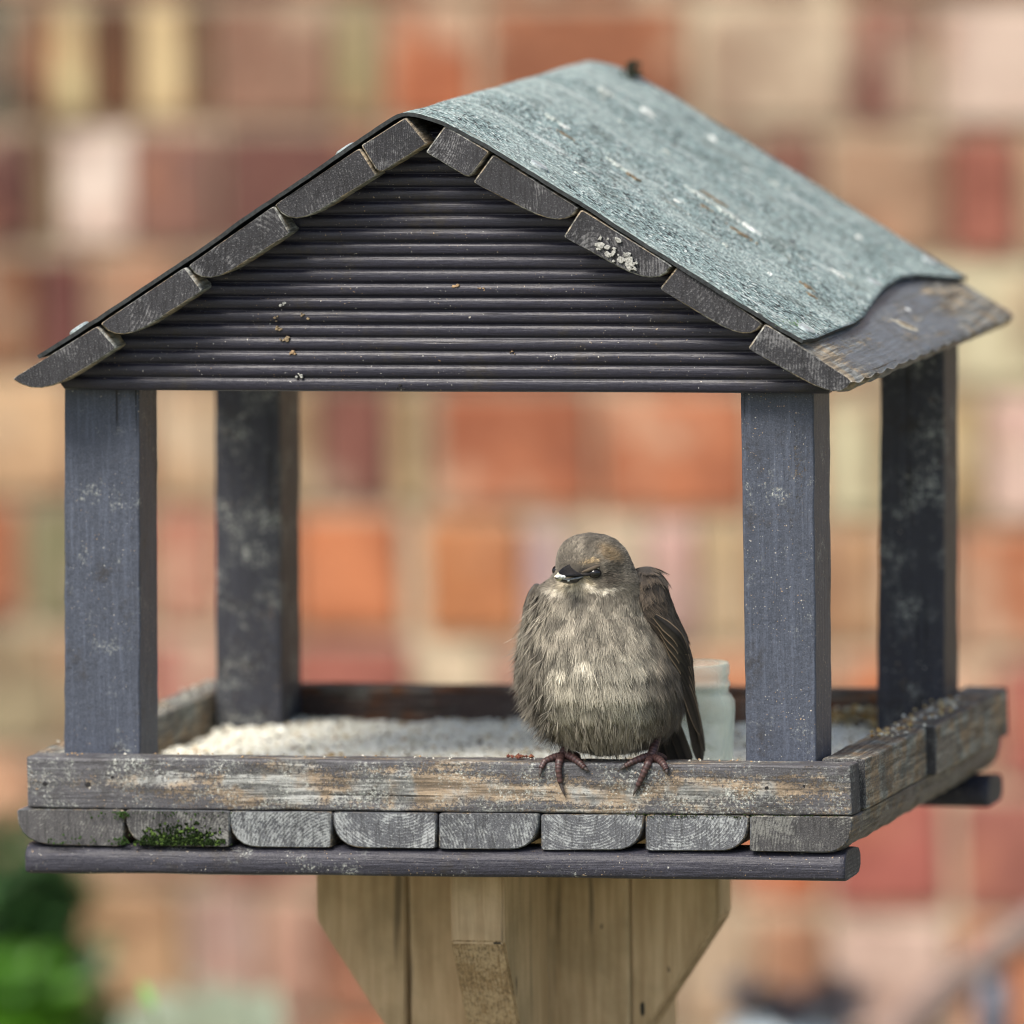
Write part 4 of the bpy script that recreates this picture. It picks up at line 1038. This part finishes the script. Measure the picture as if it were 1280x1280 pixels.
WR, GW = shell('wing', [(711, 803, 815, 10, 2), (715, 792, 824, 9, 9), (724, 782, 831, 9, 15), (745, 778, 837, 10, 20), (770, 785, 846, 12, 22), (795, 800, 857, 15, 21), (820, 818, 864, 19, 18), (850, 838, 868, 25, 12), (885, 852, 870, 30, 5)], BIRD, (.036, .030, .025))
coverts(GW, 900, .0075, .0010, (.042, .034, .028), (.115, .088, .060), WR, .35)
WL, GL = shell('wing', [(733, 668, 674, 12, 3), (740, 662, 682, 12, 9), (755, 657, 684, 14, 14), (780, 653, 686, 18, 17), (820, 656, 690, 22, 16), (870, 672, 700, 26, 11), (915, 692, 708, 28, 5)], BIRD, (.055, .05, .045))
coverts(GL, 420, .0075, .0010, (.075, .064, .05), (.17, .145, .11), WL, -.15)
dk, ed = (.044, .036, .028), (.34, .25, .16)
for k, (tx, ty, w) in enumerate([(862, 818, 12), (865, 834, 12), (868, 852, 12), (871, 872, 12), (874, 894, 12), (879, 925, 13)]):
    blade('flight_feather', [(818+k*4.4, 766+k*11, -16+k*2.4), ((818+k*4.4+tx)/2+7-k*.8, (766+k*11+ty)/2, -10+k*3.2), (tx-2, ty, -1+k*4.5)], w+3, np.array(dk)*(.85+.1*(k % 3)), ed, WR, face=(-FH*.85+CR*.5))
blade('flight_feather', [(846, 815, 24), (861, 870, 32), (870, 915, 40), (879, 968, 48)], 19, (.062, .052, .042), (.12, .095, .065), WR, face=(-FH*.8+CR*.45), pointed=.8)
blade('flight_feather', [(848, 812, 20), (866, 870, 30), (876, 915, 38), (883, 952, 46)], 12, (.045, .036, .028), (.17, .125, .08), WR, face=(-FH*.6+CR*.7), pointed=.75)
for pts, w in (([(694, 872, 8), (691, 898, 12), (698, 920, 16), (710, 940, 20)], 10), ([(700, 880, 4), (697, 905, 8), (703, 922, 12), (712, 934, 14)], 8)):
    blade('flight_feather', pts, w, (.10, .085, .06), (.34, .30, .22), WL, face=(-FH*.8-CR*.4))
tail = blade('tail', [(818, 882, 20), (835, 918, 28), (852, 968, 38)], 24, (.040, .033, .026), (.10, .08, .055), BIRD, pointed=.9)
for pts in ([(824, 878, 18), (844, 916, 26), (862, 966, 36)], [(812, 888, 23), (824, 922, 31), (838, 968, 41)]):
    blade('tail_feather', pts, 18, (.046, .037, .029), (.11, .085, .06), tail, pointed=.9)
blade('tail_feather', [(742, 915, 18), (748, 935, 21), (754, 953, 25)], 24, (.070, .056, .040), (.15, .12, .085), tail, pointed=.6)

# eyes
def sphere(name, c, r, mat, parent, sc=(1, 1, 1)):
    bm = bmesh.new(); bmesh.ops.create_uvsphere(bm, u_segments=20, v_segments=12, radius=r)
    for v in bm.verts: v.co = Vector((v.co.x*sc[0], v.co.y*sc[1], v.co.z*sc[2]))+Vector(tuple(c))
    me = bpy.data.meshes.new(name); bm.to_mesh(me); bm.free(); return link_mesh(name, me, mat, parent, smooth=True)
M_eye = m_simple('eye_black', (.010, .009, .009), .06, .1, bump=0)
M_beak = m_simple('beak_black', (.020, .020, .024), .32, .5, 900, bump=.2)
M_beakp = m_simple('beak_pale', (.66, .62, .46), .5, .2, 900)
M_beakg = m_simple('beak_edge', (.30, .31, .32), .45, .3, 900)
M_leg = m_attr('leg_scales', .45, .5)
M_claw = m_simple('claw_horn', (.075, .06, .055), .35, .4, 900)
e1 = sphere('eye', B(743, 712, -16.9), .0032, M_eye, BIRD, (1.1, 1, .84)); sphere('eye', B(696.5, 713.5, 1), .0026, M_eye, BIRD)
def tube(P, R_, K=10, bumps=0.0, freq=0):
    P = np.array(P, float); t = np.linspace(0, 1, len(P)); n = max(14, 9*(len(P)-1)); tt = np.linspace(0, 1, n)
    Q = np.stack([np.interp(tt, t, P[:, i]) for i in range(3)], 1); r = np.interp(tt, t, R_)
    for _ in range(2): Q[1:-1] = (Q[:-2]+2*Q[1:-1]+Q[2:])/4
    T = np.gradient(Q, axis=0); T /= np.linalg.norm(T, axis=1)[:, None]+1e-12
    a = np.cross(T, np.array([.3, .9, .2])); a /= np.linalg.norm(a, axis=1)[:, None]; b = np.cross(T, a)
    V, F = [], []
    for i in range(n):
        rr_ = r[i]*(1+bumps*(.5+.5*math.cos(i*2*math.pi/3)))
        for k in range(K):
            q = 2*math.pi*k/K; V.append(Q[i]+(a[i]*math.cos(q)+b[i]*math.sin(q))*rr_)
    for i in range(n-1):
        for k in range(K): F.append((i*K+k, i*K+(k+1) % K, (i+1)*K+(k+1) % K, (i+1)*K+k))
    F += [tuple(range(K-1, -1, -1)), tuple((n-1)*K+k for k in range(K))]
    return V, F
# pale half ring at the back of the eye
V, F = tube([B(743+8.2*math.cos(a), 712+6.6*math.sin(a), -18.6+1.6*math.cos(a)) for a in np.linspace(-1.3, 1.0, 9)], [.0002]+[.00036]*7+[.0002], 6)
mesh_np('eye_ring', V, F, M_beakp, e1, smooth=True)
# lid drawn down over the top of the eye
V, F = tube([B(727, 710.5, -18.6), B(735, 708, -19.3), B(744, 704.6, -18.8), (B(754, 702, -15.6))], [.0003, .0009, .0010, .0003], 8)
mesh_np('eyelid', V, F, M_feather, e1, smooth=True, col=np.tile(np.array((.085, .066, .045)), (len(V), 1)))
V, F = tube([B(727, 714, -18.2), B(733, 713.5, -19.0), B(738, 713, -18.8)], [.0004, .0008, .0007], 8)
mesh_np('lore', V, F, M_feather, e1, smooth=True, col=np.tile(np.array((.012, .010, .010)), (len(V), 1)))
# beak: two mandibles
def mandible(name, ring, tip, mat, bend, parent, n=14, pale=None):
    R_ = np.array(ring); V, F, mi = [], [], []; k = len(R_); c = R_.mean(0)
    for i in range(n):
        t = i/(n-1); s = (1-t)**.72*.97+.03
        cc = c+(tip-c)*t+np.array([0, 0, 1])*bend*math.sin(t*math.pi)
        for p in R_: V.append(cc+(p-c)*s)
    for i in range(n-1):
        for j in range(k): F.append((i*k+j, i*k+(j+1) % k, (i+1)*k+(j+1) % k, (i+1)*k+j)); mi.append(1 if pale and i/(n-1) > pale else 0)
    F.append(tuple((n-1)*k+j for j in range(k))); mi.append(1 if pale else 0)
    o = mesh_np(name, V, F, [mat, M_beakp], parent, smooth=True, midx=mi)
    bm = bmesh.new(); bm.from_mesh(o.data); bmesh.ops.recalc_face_normals(bm, faces=bm.faces[:]); bm.to_mesh(o.data); bm.free()
    return o
tip_ = B(693.5, 713, -33)
up = [B(711.5, 701, -17), B(714, 705, -18), B(720, 710, -18), B(727, 713, -17.5), B(734, 715.5, -16.5), B(722, 717.2, -18.5), B(712, 717.6, -19.5), B(703, 716.6, -18.5), B(697, 715, -15), B(702, 711.5, -18), B(706, 708, -18.5), B(709.5, 704, -18)]
bk = mandible('beak', up, tip_, M_beak, .0006, BIRD, pale=.72)
lo_ = [B(732, 717, -15.5), B(722, 718.4, -18.5), B(712, 719, -19.5), B(703, 718.2, -18), B(697, 717, -14.5), B(703, 723, -15), B(712, 726, -15.5), B(723, 724.5, -15)]
mandible('lower_mandible', lo_, B(695, 716.5, -31.5), M_beak, -.0003, bk, pale=.82)
V, F = tube([B(731.5, 715.8, -15.8), B(722, 717.6, -20.2), B(711, 718.0, -25.0), B(702, 716.5, -29.5)], [.0003, .0005, .0005, .0003], 6)
mesh_np('beak_edge', V, F, M_beakg, bk, smooth=True)
for (x, y, d_, r) in ((700, 713.5, -30.5, .0011), (703.5, 714, -29, .0009), (697, 712.5, -32.5, .0009), (710, 719.5, -25.5, .0005)):
    sphere('beak_crumb', B(x, y, d_), r, M_splat, bk, (1.5, 1, 1))
# feet
def foot(leg, toes):
    VV, FF, CC = [], [], []
    def put(P, R_, **kw):
        V, F = tube(P, R_, **kw); n = len(VV); VV.extend(V); FF.extend([tuple(i+n for i in f) for f in F])
        b = np.array((.070, .036, .033))
        for i in range(len(V)):
            ring = i//10; CC.append(b*(1.45 if ring % 3 == 0 else .62)*rng.uniform(.85, 1.15))
    put([at(*p) for p in leg], [.0022, .0020, .0022, .0021][:len(leg)], bumps=.10)
    claws = []
    for t in toes:
        P = [at(*p) for p in t[:-1]]; put(P, [.0019, .0018, .0015, .0012, .0010][:len(P)], bumps=.16); claws.append((P[-1], at(*t[-1])))
    o = mesh_np('leg', VV, FF, M_leg, BIRD, smooth=True, col=np.array(CC))
    for a, b in claws:
        m_ = (a+b)/2+np.array([0, -.0005, .0002]); V, F = tube([a, m_, b], [.0010, .00075, .00012], 8); mesh_np('claw', V, F, M_claw, o, smooth=True)
foot([(717, 918, .020), (711, 930, .014), (705, 939, .0085), (704, 946, .007)],
     [[(704, 944, .007), (693, 946.5, .004), (681, 951.5, .0005), (676, 961, -.0014), (674.7, 974, -.0020)],
      [(702, 945, .006), (699, 952, -.0005), (698, 962, -.0018), (700.5, 979, -.0016), (707, 997, -.0012)],
      [(708, 944, .007), (716, 947, .0035), (725, 954, -.0006), (731, 960, -.0014), (737, 965, -.0012)],
      [(708, 942, .010), (717, 943.5, .014), (723, 946, .017), (727, 950, .0185)]])
foot([(823, 908, .022), (821, 924, .015), (817, 937, .0095), (814, 945, .007)],
     [[(811, 945.5, .007), (803, 947.5, .0035), (790, 952.5, -.0004), (781, 958, -.0012), (775, 963, -.0012)],
      [(813, 947, .006), (810, 954.5, -.0007), (804, 968, -.0018), (797, 983, -.0015), (791, 995.5, -.0010)],
      [(817, 946.5, .007), (824, 949.5, .003), (830, 956, -.0008), (833, 962, -.0014), (834.5, 969, -.0014)],
      [(818, 944, .010), (826, 946, .014), (831, 949, .017), (834, 952, .0185)]])
adopt(BIRD)

# ------------------------------------------------------------------ what grows and stands before the wall
def m_leaf(name, c, c2, trans=.25):
    k = NT(name); oi = k.n('ShaderNodeObjectInfo'); v = k.coords(); n = k.noise(v, 25, 3)
    k.col(k.mix(k.ramp(n, .35, .65), c, c2)); k.rough(.5); k.b.inputs['Subsurface Weight'].default_value = 0
    return k.m
def leafV(c, d, n, L, W):
    d = d/np.linalg.norm(d); n = n-d*np.dot(n, d); n /= np.linalg.norm(n)+1e-9; s = np.cross(d, n)
    prof = [(0, .06), (.25, .8), (.5, 1), (.75, .72), (1, .04)]
    V = []
    for t, w in prof:
        p = c+d*L*t-n*L*.18*t*t
        V += [p-s*W*.5*w+n*W*.12*w, p, p+s*W*.5*w+n*W*.12*w]
    F = []
    for i in range(4): F += [(3*i, 3*i+1, 3*i+4, 3*i+3), (3*i+1, 3*i+2, 3*i+5, 3*i+4)]
    return V, F
M_dkleaf = m_leaf('shrub_leaf', (.018, .055, .014), (.035, .10, .022)); M_brleaf = m_leaf('young_leaf', (.045, .16, .004), (.075, .21, .008))
M_paleleaf = m_leaf('pale_leaf', (.21, .25, .18), (.28, .32, .23)); M_midleaf = m_leaf('fresh_leaf', (.16, .34, .08), (.22, .42, .12))
M_darkpet = m_leaf('dark_leaf', (.035, .038, .05), (.075, .07, .085)); M_stem = m_simple('green_stem', (.07, .10, .03), .7)
rr = np.random.default_rng(11)
def crown(name, cen, rad, n, L, mat, parent, W=.5, keep=None):
    VV, FF = [], []
    for _ in range(n):
        u = rr.normal(size=3); u /= np.linalg.norm(u); r = rr.random()**.45
        p = np.array(cen)+u*np.array(rad)*r
        if keep and not keep(p): continue
        V, F = leafV(p, u*.8+rr.normal(0, .5, 3)+np.array([0, 0, -.1]), np.array([0, 0, 1])+rr.normal(0, .4, 3), L*rr.uniform(.7, 1.3), L*W*rr.uniform(.8, 1.2))
        k = len(VV); VV += V; FF += [tuple(i+k for i in f) for f in F]
    return mesh_np(name, VV, FF, mat, parent, smooth=True)
def stemtube(name, P, R_, mat, parent):
    V, F = tube(P, R_, 8); return mesh_np(name, V, F, mat, parent, smooth=True)
YS = 2.05
c1 = at(28, 1180, YS); sh = empty('green_shrub', (c1[0], YS, 0)); tag(sh, 'dark green leafy shrub with bright young leaves at the foot of the wall', 'shrub')
stemtube('stem', [(c1[0], YS, 0), (c1[0]+.01, YS, .25), (c1[0]-.01, YS, c1[2])], [.012, .01, .005], M_stem, sh)
cu = at(20, 1180, YS)
crown('crown', (cu[0]-.008, YS, cu[2]-.03), (.042, .06, .085), 900, .026, M_dkleaf, sh)
crown('crown', (cu[0]-.03, YS+.01, .28), (.11, .09, .26), 1600, .032, M_dkleaf, sh)
cb = at(26, 1250, YS-.10)
crown('young_shoot', (cb[0], YS-.10, cb[2]-.01), (.030, .03, .030), 240, .026, M_brleaf, sh)
adopt(sh)
# plant with pale rounded leaves
YL = 1.85
cp = at(250, 1280, YL); pp = empty('pale_leaf_plant', (cp[0], YL, 0)); tag(pp, 'plant with broad pale grey green leaves near the bottom left', 'plant')
stemtube('stem', [(cp[0], YL, 0), (cp[0]+.005, YL, .2), (cp[0], YL, cp[2]-.02)], [.010, .008, .005], M_stem, pp)
for (x, y, Lx, Wx, dx, mt) in ((268, 1312, .044, .050, .25, M_paleleaf), (290, 1330, .055, .05, .6, M_paleleaf), (235, 1330, .05, .05, -.35, M_paleleaf), (196, 1306, .032, .030, -.1, M_paleleaf), (185, 1320, .03, .03, -.5, M_paleleaf), (250, 1234, .010, .008, -.4, M_paleleaf)):
    p = at(x, y, YL-.02); V, F = leafV(p, np.array([dx, -.15, 1]), np.array([.1, -1, .25]), Lx, Wx)
    mesh_np('leaf', V, F, mt, pp, smooth=True)
for k in range(26):
    a = rr.uniform(0, 6.28); z = rr.uniform(.15, cp[2]-.03)
    V, F = leafV(np.array([cp[0], YL, z]), np.array([math.cos(a), math.sin(a), .5]), np.array([0, 0, 1.0]), .07, .05); mesh_np('leaf', V, F, M_paleleaf, pp, smooth=True)
adopt(pp)
# a single fresh shoot nearer the feeder
YT = .85
ct_ = at(189, 1256, YT); sp_ = empty('green_shoot', (ct_[0], YT, 0)); tag(sp_, 'thin shoot with one small bright green leaf below the feeder', 'plant')
stemtube('stem', [(ct_[0]+.02, YT, 0), (ct_[0]+.012, YT, .3), (ct_[0]+.002, YT, ct_[2]-.004)], [.003, .0022, .0009], M_stem, sp_)
V, F = leafV(at(192, 1262, YT), at(176, 1226, YT)-at(192, 1262, YT), np.array([.2, -1, .3]), np.linalg.norm(at(176, 1226, YT)-at(192, 1262, YT)), .0065); mesh_np('leaf', V, F, M_midleaf, sp_, smooth=True)
adopt(sp_)
# dark leaved plant in a pale blue pot
YK = 2.1
ck = at(985, 1300, YK); pk = empty('potted_plant', (ck[0], YK, 0)); tag(pk, 'dark leaved plant in a tall pale blue pot by the wall', 'potted plant')
M_pot = m_simple('pale_blue_glaze', (.42, .52, .58), .35, .15, 40)
pr2 = [(.030, 0), (.034, .02), (.037, ck[2]*.6), (.036, ck[2]-.012), (.039, ck[2]-.010), (.039, ck[2]+.010), (.035, ck[2]+.010), (.034, ck[2]-.02), (0, ck[2]-.02)]
V, F = [], []
for r, z in pr2:
    for k in range(32): V.append((ck[0]+r*math.cos(k*math.pi/16), YK+r*math.sin(k*math.pi/16), z))
for i in range(len(pr2)-1):
    for k in range(32): F.append((i*32+k, i*32+(k+1) % 32, (i+1)*32+(k+1) % 32, (i+1)*32+k))
mesh_np('pot', V, F, M_pot, pk, smooth=True)
for (x, y, rx, rz, n) in ((945, 1246, .016, .009, 60), (988, 1266, .020, .010, 90), (1042, 1250, .021, .012, 100)):
    c = at(x, y, YK-.02); crown('foliage', c, (rx, .02, rz), n, .012, M_darkpet, pk, .8)
    stemtube('stem', [(ck[0], YK, ck[2]-.02), tuple(c)], [.002, .0014], M_stem, pk)
adopt(pk)
# bent grey metal rail
YM = 2.0
M_metal = m_simple('weathered_metal', (.21, .155, .135), .5, .25, 60, .3); M_metald = m_simple('dark_metal', (.11, .12, .15), .45, .25, 60, .3)
a0 = at(1240, 1185, YM); mr = empty('metal_rail', (a0[0], YM, 0)); tag(mr, 'bent grey metal tube rail on a dark upright, bottom right', 'rail')
tp = [at(x, y, YM) for x, y in ((1085, 1355), (1115, 1312), (1158, 1264), (1205, 1222), (1250, 1188), (1300, 1152), (1380, 1110), (1500, 1080))]
stemtube('rail_tube', tp, [.0118]*8, M_metal, mr)
p = at(1241, 1212, YM+.004); stemtube('upright', [(p[0], YM+.004, 0), (p[0], YM+.004, p[2]*.5), (p[0], YM+.004, p[2]-.004)], [.0125]*3, M_metald, mr)
p = tp[-1]; stemtube('upright', [(p[0], YM, 0), (p[0], YM, p[2]*.5), tuple(p)], [.0125]*3, M_metald, mr)
p = tp[0]; stemtube('upright', [(p[0], YM, 0), (p[0], YM, p[2]*.5), tuple(p)], [.0125]*3, M_metald, mr)
adopt(mr)
